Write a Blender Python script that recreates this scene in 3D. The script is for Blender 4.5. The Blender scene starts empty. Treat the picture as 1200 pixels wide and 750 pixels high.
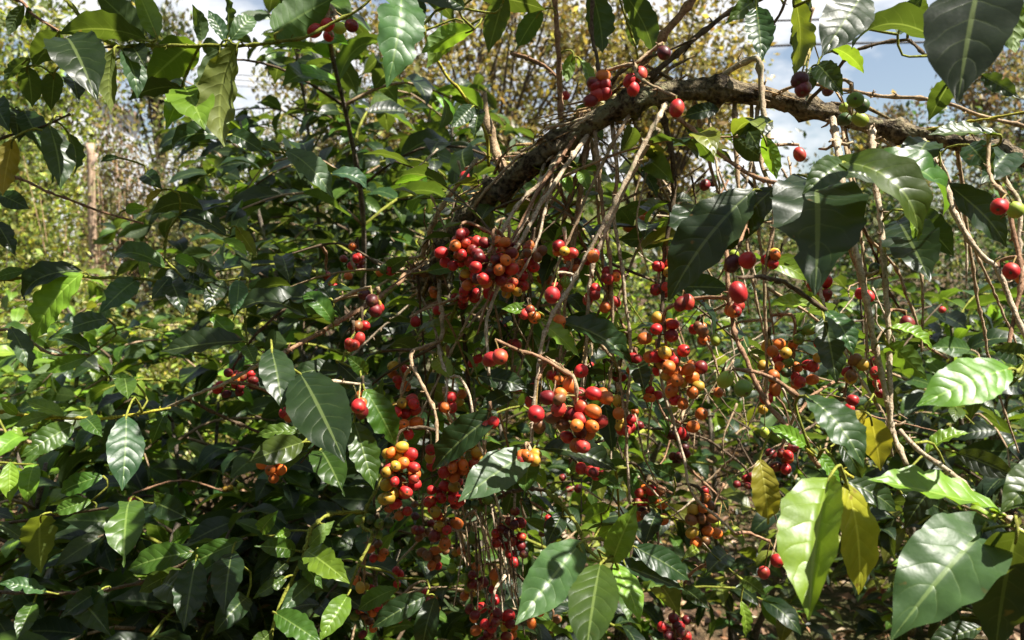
import bpy, math
import numpy as np
from mathutils import Vector
R = math.radians
rng = np.random.RandomState(7)
SC = bpy.context.scene
COL = SC.collection

# ------------------------------------------------------------------ camera, sky, sun, exposure
F_PX, PITCH, CAM_Z = 933.0, R(6.0), 1.5
cam_d = bpy.data.cameras.new('camera'); cam = bpy.data.objects.new('camera', cam_d); COL.objects.link(cam)
cam.location = (0, 0, CAM_Z); cam.rotation_euler = (R(90) - PITCH, 0, 0)
cam_d.sensor_width = 36; cam_d.lens = 36 * F_PX / 1200; cam_d.clip_start = 0.05; cam_d.clip_end = 3000
cam_d.dof.use_dof = True; cam_d.dof.focus_distance = .92; cam_d.dof.aperture_fstop = 9
SC.camera = cam
SUN_EL, SUN_AZ = R(59), R(108)          # azimuth clockwise from +Y (straight ahead)
W = bpy.data.worlds.new('World'); SC.world = W; W.use_nodes = True
nt = W.node_tree; nt.nodes.clear()
out = nt.nodes.new('ShaderNodeOutputWorld'); bg = nt.nodes.new('ShaderNodeBackground')
sky = nt.nodes.new('ShaderNodeTexSky'); sky.sky_type = 'NISHITA'; sky.sun_disc = False
sky.sun_elevation = SUN_EL; sky.sun_rotation = SUN_AZ; sky.air_density = 1.0; sky.dust_density = 0.8
tc = nt.nodes.new('ShaderNodeTexCoord'); mp = nt.nodes.new('ShaderNodeMapping'); mp.inputs['Scale'].default_value = (1, 1, 2.2); mp.inputs['Location'].default_value = (1.71, -3.82, -3.86)
ns = nt.nodes.new('ShaderNodeTexNoise'); ns.inputs['Scale'].default_value = 2.6; ns.inputs['Detail'].default_value = 7; ns.inputs['Roughness'].default_value = .55
rp = nt.nodes.new('ShaderNodeValToRGB'); rp.color_ramp.elements[0].position = .53; rp.color_ramp.elements[1].position = .61
rp.color_ramp.elements[0].color = (.12, .12, .12, 1)      # thin high haze between the clouds
mx = nt.nodes.new('ShaderNodeMix'); mx.data_type = 'RGBA'
mx.inputs[7].default_value = (8.8, 8.95, 9.2, 1)
nt.links.new(tc.outputs['Generated'], mp.inputs[0]); nt.links.new(mp.outputs[0], ns.inputs['Vector'])
nt.links.new(ns.outputs['Fac'], rp.inputs[0]); nt.links.new(rp.outputs[0], mx.inputs[0])
nt.links.new(sky.outputs[0], mx.inputs[6]); nt.links.new(mx.outputs[2], bg.inputs[0]); nt.links.new(bg.outputs[0], out.inputs[0])
bg.inputs[1].default_value = 0.05
sl = bpy.data.lights.new('sun', 'SUN'); sl.energy = 5.0; sl.angle = R(.53); sl.color = (1, .95, .86)
so = bpy.data.objects.new('sun', sl); COL.objects.link(so)
sdir = Vector((math.sin(SUN_AZ) * math.cos(SUN_EL), math.cos(SUN_AZ) * math.cos(SUN_EL), math.sin(SUN_EL)))
so.rotation_euler = sdir.to_track_quat('Z', 'Y').to_euler(); so.location = (6, -2, 10)
vs = SC.view_settings; vs.view_transform = 'Standard'; vs.look = 'None'; vs.gamma = 1; vs.exposure = 1.35; vs.use_curve_mapping = False
SC.render.engine = 'CYCLES'
SC.cycles.max_bounces = 7; SC.cycles.diffuse_bounces = 2; SC.cycles.glossy_bounces = 3; SC.cycles.transmission_bounces = 4
SC.cycles.use_denoising = True; SC.cycles.caustics_reflective = False; SC.cycles.caustics_refractive = False

cp, sp = math.cos(PITCH), math.sin(PITCH)
def P(x, y, d):
    u = (x - 600) / F_PX * d; v = (375 - y) / F_PX * d
    return np.array((u, d * cp + v * sp, CAM_Z - d * sp + v * cp))
def proj(p):
    p = np.atleast_2d(p) - np.array((0, 0, CAM_Z))
    d = p[:, 1] * cp - p[:, 2] * sp; v = p[:, 1] * sp + p[:, 2] * cp
    d = np.maximum(d, 1e-3)
    return 600 + F_PX * p[:, 0] / d, 375 - F_PX * v / d, d
CAMP = np.array((0, 0, CAM_Z))

# ------------------------------------------------------------------ node helpers and materials
class NB:
    def __init__(s, name):
        s.m = bpy.data.materials.new(name); s.m.use_nodes = True; s.t = s.m.node_tree; s.t.nodes.clear()
        s.out = s.t.nodes.new('ShaderNodeOutputMaterial')
    def n(s, typ, **kw):
        nd = s.t.nodes.new(typ)
        for k, v in kw.items(): setattr(nd, k, v)
        return nd
    def put(s, sock, v):
        if hasattr(v, 'links') or isinstance(v, bpy.types.NodeSocket): s.t.links.new(v, sock)
        else:
            if isinstance(v, tuple) and len(v) == 3 and sock.type == 'RGBA': v = v + (1,)
            sock.default_value = v
    def math(s, op, a, b=None, c=None, clamp=False):
        nd = s.n('ShaderNodeMath', operation=op); nd.use_clamp = clamp
        s.put(nd.inputs[0], a)
        if b is not None: s.put(nd.inputs[1], b)
        if c is not None: s.put(nd.inputs[2], c)
        return nd.outputs[0]
    def mix(s, f, a, b, blend='MIX'):
        nd = s.n('ShaderNodeMix', data_type='RGBA', blend_type=blend)
        s.put(nd.inputs[0], f); s.put(nd.inputs[6], a); s.put(nd.inputs[7], b); return nd.outputs[2]
    def noise(s, scale, vec=None, detail=3, rough=.5, w=None):
        nd = s.n('ShaderNodeTexNoise'); nd.inputs['Scale'].default_value = scale; nd.inputs['Detail'].default_value = detail; nd.inputs['Roughness'].default_value = rough
        if w is not None: nd.noise_dimensions = '4D'; s.put(nd.inputs['W'], w)
        if vec is not None: s.put(nd.inputs['Vector'], vec)
        return nd.outputs['Fac']
    def smooth(s, x, a, b, lo=0., hi=1.):
        nd = s.n('ShaderNodeMapRange', interpolation_type='SMOOTHSTEP')
        s.put(nd.inputs[0], x); nd.inputs[1].default_value = a; nd.inputs[2].default_value = b; nd.inputs[3].default_value = lo; nd.inputs[4].default_value = hi
        return nd.outputs[0]
    def bump(s, h, strength, dist):
        nd = s.n('ShaderNodeBump'); nd.inputs['Strength'].default_value = strength; nd.inputs['Distance'].default_value = dist; s.put(nd.inputs['Height'], h); return nd.outputs[0]
    def bsdf(s, color, rough, normal=None, spec=.5, **kw):
        nd = s.n('ShaderNodeBsdfPrincipled'); s.put(nd.inputs['Base Color'], color); s.put(nd.inputs['Roughness'], rough); s.put(nd.inputs['Specular IOR Level'], spec)
        if normal is not None: s.put(nd.inputs['Normal'], normal)
        for k, v in kw.items(): s.put(nd.inputs[k], v)
        return nd.outputs[0]
    def done(s, sh): s.t.links.new(sh, s.out.inputs[0]); return s.m

def tinted(b):
    oi = b.n('ShaderNodeObjectInfo'); at = b.n('ShaderNodeAttribute', attribute_name='tint')
    return b.mix(1., oi.outputs['Color'], at.outputs['Color'], 'MULTIPLY'), oi

def mat_leaf():
    b = NB('coffee_leaf_surface'); col, oi = tinted(b)
    uv = b.n('ShaderNodeUVMap', uv_map='UVMap'); sx = b.n('ShaderNodeSeparateXYZ'); b.t.links.new(uv.outputs[0], sx.inputs[0])
    geo = b.n('ShaderNodeNewGeometry'); pos = geo.outputs['Position']
    x = b.math('ABSOLUTE', b.math('MULTIPLY_ADD', sx.outputs[0], 2., -1.))
    wob = b.math('MULTIPLY', b.noise(40., pos, 2, .5), .5)
    t = b.math('SUBTRACT', b.math('ADD', b.math('MULTIPLY', sx.outputs[1], b.math('MULTIPLY_ADD', oi.outputs['Random'], 3., 7.)), wob), b.math('MULTIPLY', b.math('POWER', x, 1.3), 1.5))
    s = b.math('ABSOLUTE', b.math('SINE', b.math('MULTIPLY', t, math.pi)))
    n1 = b.noise(26., pos, 4, .6); n2 = b.noise(120., pos, 3, .6)
    pill = b.math('POWER', s, .55)
    h = b.math('ADD', b.math('MULTIPLY', pill, b.math('SUBTRACT', 1.05, x)), b.math('MULTIPLY', n2, .22))
    h = b.math('ADD', h, b.math('MULTIPLY', n1, 1.5))
    nrm = b.bump(h, .36, .0020)
    c = b.mix(b.smooth(n1, .3, .75), b.mix(1., col, (.72, .74, .7), 'MULTIPLY'), b.mix(1., col, (1.3, 1.24, 1.2), 'MULTIPLY'))
    pale = b.mix(.5, b.mix(1., col, (2.4, 2.2, 2.), 'MULTIPLY'), (.24, .30, .10))
    c = b.mix(b.math('MULTIPLY', b.smooth(s, .22, .03), b.smooth(x, 1., .2, .0, .2)), c, pale)
    c = b.mix(b.smooth(x, .075, .035, 0, .75), c, pale)
    # rust and scorch specks
    sp1 = b.math('MULTIPLY', b.smooth(b.noise(55., pos, 2, .5), .70, .76), b.smooth(b.noise(7., pos, 1, .5), .52, .6))
    c = b.mix(b.math('MULTIPLY', sp1, .8), c, (.20, .10, .03))
    back = geo.outputs['Backfacing']
    under = b.mix(.45, c, (.085, .13, .045))
    c2 = b.mix(back, c, under)
    rough = b.math('ADD', b.math('MULTIPLY', back, .2), b.math('MULTIPLY_ADD', n1, .26, .26))
    pr = b.bsdf(c2, rough, nrm, .42)
    tcol = b.mix(1., b.mix(.35, c, (.10, .14, .012)), (2.9, 2.7, 1.6), 'MULTIPLY')
    tr = b.n('ShaderNodeBsdfTranslucent'); b.put(tr.inputs[0], tcol)
    ms = b.n('ShaderNodeMixShader'); ms.inputs[0].default_value = .32; b.t.links.new(pr, ms.inputs[1]); b.t.links.new(tr.outputs[0], ms.inputs[2])
    return b.done(ms.outputs[0])

def mat_small_leaf():
    b = NB('small_leaf_surface'); col, oi = tinted(b); geo = b.n('ShaderNodeNewGeometry')
    n1 = b.noise(30., geo.outputs['Position'], 2, .5)
    c = b.mix(b.smooth(n1, .3, .7), b.mix(1., col, (.7, .7, .7), 'MULTIPLY'), b.mix(1., col, (1.3, 1.3, 1.2), 'MULTIPLY'))
    pr = b.bsdf(c, .42, None, .45)
    tr = b.n('ShaderNodeBsdfTranslucent'); b.put(tr.inputs[0], b.mix(1., c, (2.4, 2.3, 1.4), 'MULTIPLY'))
    ms = b.n('ShaderNodeMixShader'); ms.inputs[0].default_value = .32; b.t.links.new(pr, ms.inputs[1]); b.t.links.new(tr.outputs[0], ms.inputs[2])
    return b.done(ms.outputs[0])

def mat_bark(name, dark, light, scale, bumpd, streak=6.):
    b = NB(name); col, oi = tinted(b); geo = b.n('ShaderNodeNewGeometry'); pos = geo.outputs['Position']
    n1 = b.noise(scale, pos, 6, .68); n2 = b.noise(scale * 4, pos, 4, .65); n3 = b.noise(scale * .22, pos, 2, .5)
    f = b.smooth(b.math('MULTIPLY_ADD', n2, .5, b.math('MULTIPLY', n1, .6)), .38, .72)
    c = b.mix(f, dark, light)
    c = b.mix(b.math('MULTIPLY', b.smooth(n3, .52, .66), b.smooth(n1, .45, .6)), c, (.24, .24, .13))
    c = b.mix(1., c, col, 'MULTIPLY')
    h = b.math('ADD', n1, b.math('MULTIPLY', n2, .5))
    return b.done(b.bsdf(c, .82, b.bump(h, .9, bumpd), .25))

def mat_cherry():
    b = NB('cherry_skin'); col, oi = tinted(b); geo = b.n('ShaderNodeNewGeometry'); pos = geo.outputs['Position']
    n1 = b.noise(75., pos, 2, .5); n2 = b.noise(420., pos, 2, .5)
    warm = b.mix(1., b.mix(.5, col, (.34, .20, .03)), (1.15, 1.1, 1.), 'MULTIPLY')
    c = b.mix(b.smooth(n1, .54, .74, 0, .8), col, warm)
    c = b.mix(b.smooth(n2, .68, .76, 0, .4), c, (.08, .03, .015))
    sep = b.n('ShaderNodeSeparateXYZ'); tcn = b.n('ShaderNodeUVMap', uv_map='UVMap'); b.t.links.new(tcn.outputs[0], sep.inputs[0])
    c = b.mix(b.smooth(sep.outputs[1], .075, .05), c, (.09, .06, .03))
    c = b.mix(b.smooth(b.noise(160., pos, 4, .65), .56, .72, 0, .30), c, (.30, .20, .14))
    rough = b.math('MULTIPLY_ADD', b.noise(60., pos, 2, .5), .4, .28)
    return b.done(b.bsdf(c, rough, b.bump(n2, .12, .0006), .5, **{'Subsurface Weight': .12, 'Subsurface Radius': (.004, .0015, .001), 'Subsurface Scale': .6}))

def mat_ground():
    b = NB('soil_and_litter'); geo = b.n('ShaderNodeNewGeometry'); pos = geo.outputs['Position']
    n1 = b.noise(1.1, pos, 5, .6); n2 = b.noise(22., pos, 6, .7); n3 = b.noise(90., pos, 3, .6)
    c = b.mix(b.smooth(n2, .35, .68), (.035, .022, .014), (.17, .105, .06))
    c = b.mix(b.smooth(n3, .58, .7, 0, .7), c, (.30, .22, .13))
    c = b.mix(b.math('MULTIPLY', b.smooth(n1, .46, .6), .55), c, (.05, .075, .018))
    return b.done(b.bsdf(c, .95, b.bump(b.math('ADD', n2, b.math('MULTIPLY', n3, .4)), .9, .03), .2))

def mat_hill():
    b = NB('far_scrub'); geo = b.n('ShaderNodeNewGeometry'); pos = geo.outputs['Position']
    n1 = b.noise(.6, pos, 6, .7); n2 = b.noise(.08, pos, 3, .5)
    c = b.mix(b.smooth(n1, .35, .65), (.03, .05, .015), (.13, .15, .045))
    c = b.mix(b.smooth(n2, .45, .65, 0, .6), c, (.16, .13, .07))
    return b.done(b.bsdf(c, .95, b.bump(n1, 1., 1.5), .1))

def mat_plain(name, color, rough=.6, metal=0., nscale=20., amt=.25):
    b = NB(name); geo = b.n('ShaderNodeNewGeometry'); n1 = b.noise(nscale, geo.outputs['Position'], 5, .65)
    lo = tuple(c * (1 - amt) for c in color); hi = tuple(min(1, c * (1 + amt)) for c in color)
    return b.done(b.bsdf(b.mix(b.smooth(n1, .3, .7), lo, hi), rough, b.bump(n1, .3, .01), .4, Metallic=metal))

M = dict(leaf=mat_leaf(), small=mat_small_leaf(), bark=mat_bark('coffee_limb_bark', (.022, .014, .009), (.32, .25, .15), 38., .010),
         twig=mat_bark('twig_bark', (.27, .205, .14), (.76, .67, .54), 110., .0012), stem=mat_bark('grey_stem_bark', (.05, .04, .03), (.26, .21, .16), 70., .003),
         cherry=mat_cherry(), ground=mat_ground(), hill=mat_hill(), wood=mat_bark('weathered_wood', (.16, .11, .08), (.42, .32, .25), 18., .004),
         wire=mat_plain('cable_sheath', (.03, .03, .032), .5), wall=mat_plain('pale_limewash', (.62, .64, .68), .8, 0, 3., .08),
         tin=mat_plain('galvanised_sheet', (.50, .55, .62), .45, .3, 2., .12), door=mat_plain('brown_door_paint', (.13, .07, .04), .6))

# ------------------------------------------------------------------ object helpers
def link(name, me, parent=None, mat=None, color=None):
    o = bpy.data.objects.new(name, me); COL.objects.link(o)
    if me is not None and mat is not None and len(me.materials) == 0: me.materials.append(mat)
    if parent is not None: o.parent = parent
    if color is not None: o.color = tuple(color) + (1,) if len(color) == 3 else color
    return o
def tag(o, label=None, cat=None, group=None, kind=None):
    for k, v in (('label', label), ('category', cat), ('group', group), ('kind', kind)):
        if v: o[k] = v
    return o
def thing(name, label, cat, loc=(0, 0, 0), group=None):
    o = bpy.data.objects.new(name, None); COL.objects.link(o); o.location = loc; o.empty_display_size = .1
    return tag(o, label, cat, group)

def mesh_np(name, V, Fq, UV=None, tint=None, smooth=True):
    """V (n,3); Fq list of (m,k) int arrays (k = 3 or 4); UV (n,2) per vertex; tint (n,3) per vertex"""
    me = bpy.data.meshes.new(name); V = np.asarray(V, np.float32)
    me.vertices.add(len(V)); me.vertices.foreach_set('co', V.ravel())
    loops = np.concatenate([f.ravel() for f in Fq]).astype(np.int32)
    sizes = np.concatenate([np.full(len(f), f.shape[1], np.int32) for f in Fq])
    me.loops.add(len(loops)); me.loops.foreach_set('vertex_index', loops)
    me.polygons.add(len(sizes)); st = np.zeros(len(sizes), np.int32); st[1:] = np.cumsum(sizes)[:-1]
    me.polygons.foreach_set('loop_start', st)
    me.polygons.foreach_set('use_smooth', np.full(len(sizes), smooth, bool))
    if UV is not None:
        l = me.uv_layers.new(name='UVMap'); l.data.foreach_set('uv', np.asarray(UV, np.float32)[loops].ravel())
    a = me.attributes.new('tint', 'FLOAT_COLOR', 'POINT')
    tc_ = np.ones((len(V), 4), np.float32)
    if tint is not None: tc_[:, :3] = tint
    a.data.foreach_set('color', tc_.ravel())
    me.update(calc_edges=True); me.validate(); return me

def unit(v): v = np.asarray(v, float); return v / max(np.linalg.norm(v), 1e-9)

def catmull(pts, rad, step):
    pts = np.asarray(pts, float); rad = np.asarray(rad, float)
    if len(pts) < 2: return pts, rad
    Q = np.vstack([2 * pts[0] - pts[1], pts, 2 * pts[-1] - pts[-2]]); oP, oR = [], []
    for i in range(len(pts) - 1):
        a, b_, c, d = Q[i:i + 4]; n = max(2, int(np.linalg.norm(c - b_) / step))
        for t in np.arange(n) / n:
            oP.append(.5 * (2 * b_ + (c - a) * t + (2 * a - 5 * b_ + 4 * c - d) * t * t + (3 * b_ - a - 3 * c + d) * t ** 3)); oR.append(rad[i] * (1 - t) + rad[i + 1] * t)
    oP.append(pts[-1]); oR.append(rad[-1]); return np.array(oP), np.array(oR)

def tube(pts, rad, seg=6, rough=0., rs=None):
    pts = np.asarray(pts, float); n = len(pts); rad = np.broadcast_to(rad, (n,))
    T = np.gradient(pts, axis=0); T /= np.maximum(np.linalg.norm(T, axis=1, keepdims=True), 1e-9)
    ref = np.array((0.3, .2, 1.)) if abs(unit(T.mean(0))[2]) < .8 else np.array((1., .2, .1))
    X = np.cross(T, ref); X /= np.maximum(np.linalg.norm(X, axis=1, keepdims=True), 1e-9); Y = np.cross(T, X)
    a = np.arange(seg) / seg * 2 * math.pi
    r = rad[:, None] * np.ones((1, seg))
    if rough: r = r * (1 + rough * (rs or rng).randn(n, seg))
    V = pts[:, None, :] + r[:, :, None] * (np.cos(a)[None, :, None] * X[:, None, :] + np.sin(a)[None, :, None] * Y[:, None, :])
    i = np.arange(n - 1)[:, None] * seg; j = np.arange(seg)[None, :]; k = (j + 1) % seg
    Fq = np.stack([i + j, i + k, i + seg + k, i + seg + j], -1).reshape(-1, 4)
    V = np.vstack([V.reshape(-1, 3), pts[:1], pts[-1:]]); nb = n * seg
    c0 = np.stack([(j[0] + 1) % seg, j[0], np.full(seg, nb)], -1); c1 = np.stack([(n - 1) * seg + j[0], (n - 1) * seg + (j[0] + 1) % seg, np.full(seg, nb + 1)], -1)
    return V, [Fq, np.vstack([c0, c1])]

class Acc:
    def __init__(s): s.V, s.Q, s.T, s.C, s.n = [], [], [], [], 0
    def add(s, VF, tint=None):
        V, Fs = VF
        for f in Fs: (s.Q if f.shape[1] == 4 else s.T).append(f + s.n)
        s.V.append(V); s.n += len(V); s.C.append(np.ones((len(V), 3)) * (1 if tint is None else np.asarray(tint)))
    def mesh(s, name, smooth=True):
        return mesh_np(name, np.vstack(s.V), [np.vstack(x) for x in (s.Q, s.T) if x], None, np.vstack(s.C), smooth)
def box(x0, x1, y0, y1, z0, z1):
    V = np.array([(x, y, z) for z in (z0, z1) for y in (y0, y1) for x in (x0, x1)], float)
    return V, [np.array([(0, 2, 3, 1), (4, 5, 7, 6), (0, 1, 5, 4), (2, 6, 7, 3), (0, 4, 6, 2), (1, 3, 7, 5)])]

# ------------------------------------------------------------------ leaf templates: base at origin, tip at +Y 1, upper side +Z
def leaf_template(nu, nv, bend, fold, wave, nw, seed, half=.205, twist=0., bites=()):
    r = np.random.RandomState(seed); u = np.linspace(0, 1, nu + 1); v = np.linspace(-1, 1, nv + 1)
    w = half * np.sin(np.pi * np.clip(u, 0, 1) ** .93) ** .82
    sm = np.clip((u - .72) / .28, 0, 1); w = w * (1 - .5 * sm * sm * (3 - 2 * sm)) + .004
    w *= 1 + .035 * r.randn(nu + 1)
    th = bend * (u - .45) + .10 * bend * r.randn() * np.sin(u * 5)
    cy = np.concatenate([[0], np.cumsum(np.cos(th[:-1]) / nu)]); cz = np.concatenate([[0], np.cumsum(-np.sin(th[:-1]) / nu)])
    U, Vv = np.meshgrid(np.arange(nu + 1), v, indexing='ij')
    ph = r.rand(2) * 6.28; uu = u[U]
    wv = wave * np.abs(Vv) ** 1.5 * np.sin(uu * nw * 6.28 + ph[(Vv > 0).astype(int)]) * np.sin(np.pi * uu) ** .5
    tw = twist * (uu - .3); hh = w[U]
    for (ub, sd_b, dep, wid) in bites: hh = hh * np.where(Vv * sd_b > .3, 1 - dep * np.exp(-((uu - ub) / wid) ** 2), 1)
    x = Vv * hh * np.cos(fold * .9) ; z = np.abs(Vv) * hh * np.sin(fold) + wv
    x, z = x * np.cos(tw) - z * np.sin(tw), x * np.sin(tw) + z * np.cos(tw)
    y = cy[U] - z * np.sin(th[U]) * -1; z2 = cz[U] + z * np.cos(th[U])
    V = np.stack([x, y, z2], -1).reshape(-1, 3)
    tip = np.array((0, cy[-1], cz[-1])); L = np.linalg.norm(tip); ca, sa = tip[1] / L, tip[2] / L
    V = np.stack([V[:, 0], V[:, 1] * ca + V[:, 2] * sa, -V[:, 1] * sa + V[:, 2] * ca], -1) / L
    UV = np.stack([(Vv * .5 + .5).ravel(), uu.ravel()], -1)
    i = np.arange(nu)[:, None] * (nv + 1); j = np.arange(nv)[None, :]
    Fq = np.stack([i + j, i + j + 1, i + nv + 2 + j, i + nv + 1 + j], -1).reshape(-1, 4)
    return V, [Fq], UV
HERO = [leaf_template(20, 8, b, f, wv, nw, 10 + i, twist=tw) for i, (b, f, wv, nw, tw) in enumerate([
    (.5, .22, .018, 4.3, .1), (.9, .30, .022, 5.1, -.25), (1.3, .25, .02, 4.6, .2), (.3, .40, .024, 5.5, .3), (.7, .12, .016, 3.7, -.15),
    (1.7, .35, .02, 4.2, .1), (1.0, .5, .026, 4.9, -.4), (.6, .28, .028, 5.8, .45)])]
HERO += [leaf_template(26, 8, b, f, wv, nw, 25 + i, half=hf, twist=tw, bites=bt) for i, (b, f, wv, nw, tw, hf, bt) in enumerate([
    (.8, .3, .02, 4.7, .2, .19, [(.35, 1, .45, .035), (.62, -1, .3, .03)]), (1.1, .22, .024, 5.2, -.3, .22, [(.75, 1, .55, .05)]), (.5, .35, .03, 3.9, .35, .175, [(.5, -1, .6, .03), (.2, 1, .25, .04), (.85, -1, .4, .04)]), (1.4, .28, .02, 5.6, -.1, .20, [(.9, 1, .8, .06), (.9, -1, .7, .05)]), (.55, .80, .024, 4.1, .12, .235, [])])]
MID = [leaf_template(10, 4, b, f, wv, 3.1, 40 + i, twist=tw) for i, (b, f, wv, tw) in enumerate([(.6, .25, .02, .1), (1.1, .35, .02, -.2), (1.5, .2, .018, .3), (.3, .45, .025, -.4), (.9, .1, .015, .2), (1.9, .3, .02, 0.)])]
LOW = [leaf_template(5, 2, b, f, .015, 2.1, 60 + i) for i, (b, f) in enumerate([(.6, .3), (1.2, .3), (.3, .45)])]
TINY = [leaf_template(2, 2, b, f, 0, 1, 80 + i, half=h) for i, (b, f, h) in enumerate([(.5, .35, .24), (.9, .5, .2), (.2, .2, .3)])]
def to_mesh(nm, T): return mesh_np(nm, T[0], T[1], T[2])
HERO_ME = [to_mesh('coffee_leaf', t) for t in HERO]; MID_ME = [to_mesh('coffee_leaf', t) for t in MID]
for m_ in HERO_ME + MID_ME: m_.materials.append(M['leaf'])

def frames(Y, N):
    """stack of 3x3 with columns X,Y,Z from along-vectors and approximate normals"""
    Y = Y / np.maximum(np.linalg.norm(Y, axis=1, keepdims=True), 1e-9)
    N = N - Y * np.sum(N * Y, 1, keepdims=True); N = N / np.maximum(np.linalg.norm(N, axis=1, keepdims=True), 1e-9)
    return np.stack([np.cross(Y, N), Y, N], -1)
def joined(name, temps, B, Rm, L, tint, rs):
    k = rs.randint(len(temps), size=len(B)); Vs, Fs, Us, Cs, n = [], [], [], [], 0
    for q, (V, Fq, UV) in enumerate(temps):
        s = np.where(k == q)[0]
        if not len(s): continue
        W_ = np.einsum('mij,nj->mni', Rm[s] * L[s, None, None], V) + B[s][:, None, :]
        Vs.append(W_.reshape(-1, 3)); Us.append(np.tile(UV, (len(s), 1))); Cs.append(np.repeat(tint[s], len(V), 0))
        Fs.append((Fq[0][None] + (np.arange(len(s)) * len(V))[:, None, None]).reshape(-1, Fq[0].shape[1]) + n); n += len(s) * len(V)
    return mesh_np(name, np.vstack(Vs), [np.vstack(Fs)], np.vstack(Us), np.vstack(Cs))
def mat4(Rm, L, B):
    m = np.eye(4); m[:3, :3] = Rm * L; m[:3, 3] = B
    from mathutils import Matrix
    return Matrix(m.tolist())
def place(name, me, parent, Rm, L, B, color):
    o = bpy.data.objects.new(name, me); COL.objects.link(o); o.parent = parent
    m = mat4(Rm, L, B)
    if parent is not None:
        from mathutils import Matrix
        p = parent
        while p is not None:
            m = Matrix.Translation(-p.location) @ m; p = p.parent
    o.matrix_basis = m; o.color = (color[0], color[1], color[2], 1); return o

PAL = dict(D=(.017, .038, .011), M=(.050, .104, .014), B=(.14, .25, .022), Y=(.30, .29, .028), U=(.036, .075, .016), G=(.046, .098, .034), L=(.05, .10, .05), O=(.14, .16, .02), K=(.012, .027, .009), A=(.46, .27, .02))  # D lowered and K lower still, putting interior shade into the leaf tint
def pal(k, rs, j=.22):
    c = np.array(PAL[k]); return c * (1 + j * rs.randn()) * (1 + .08 * rs.randn(3))

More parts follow.
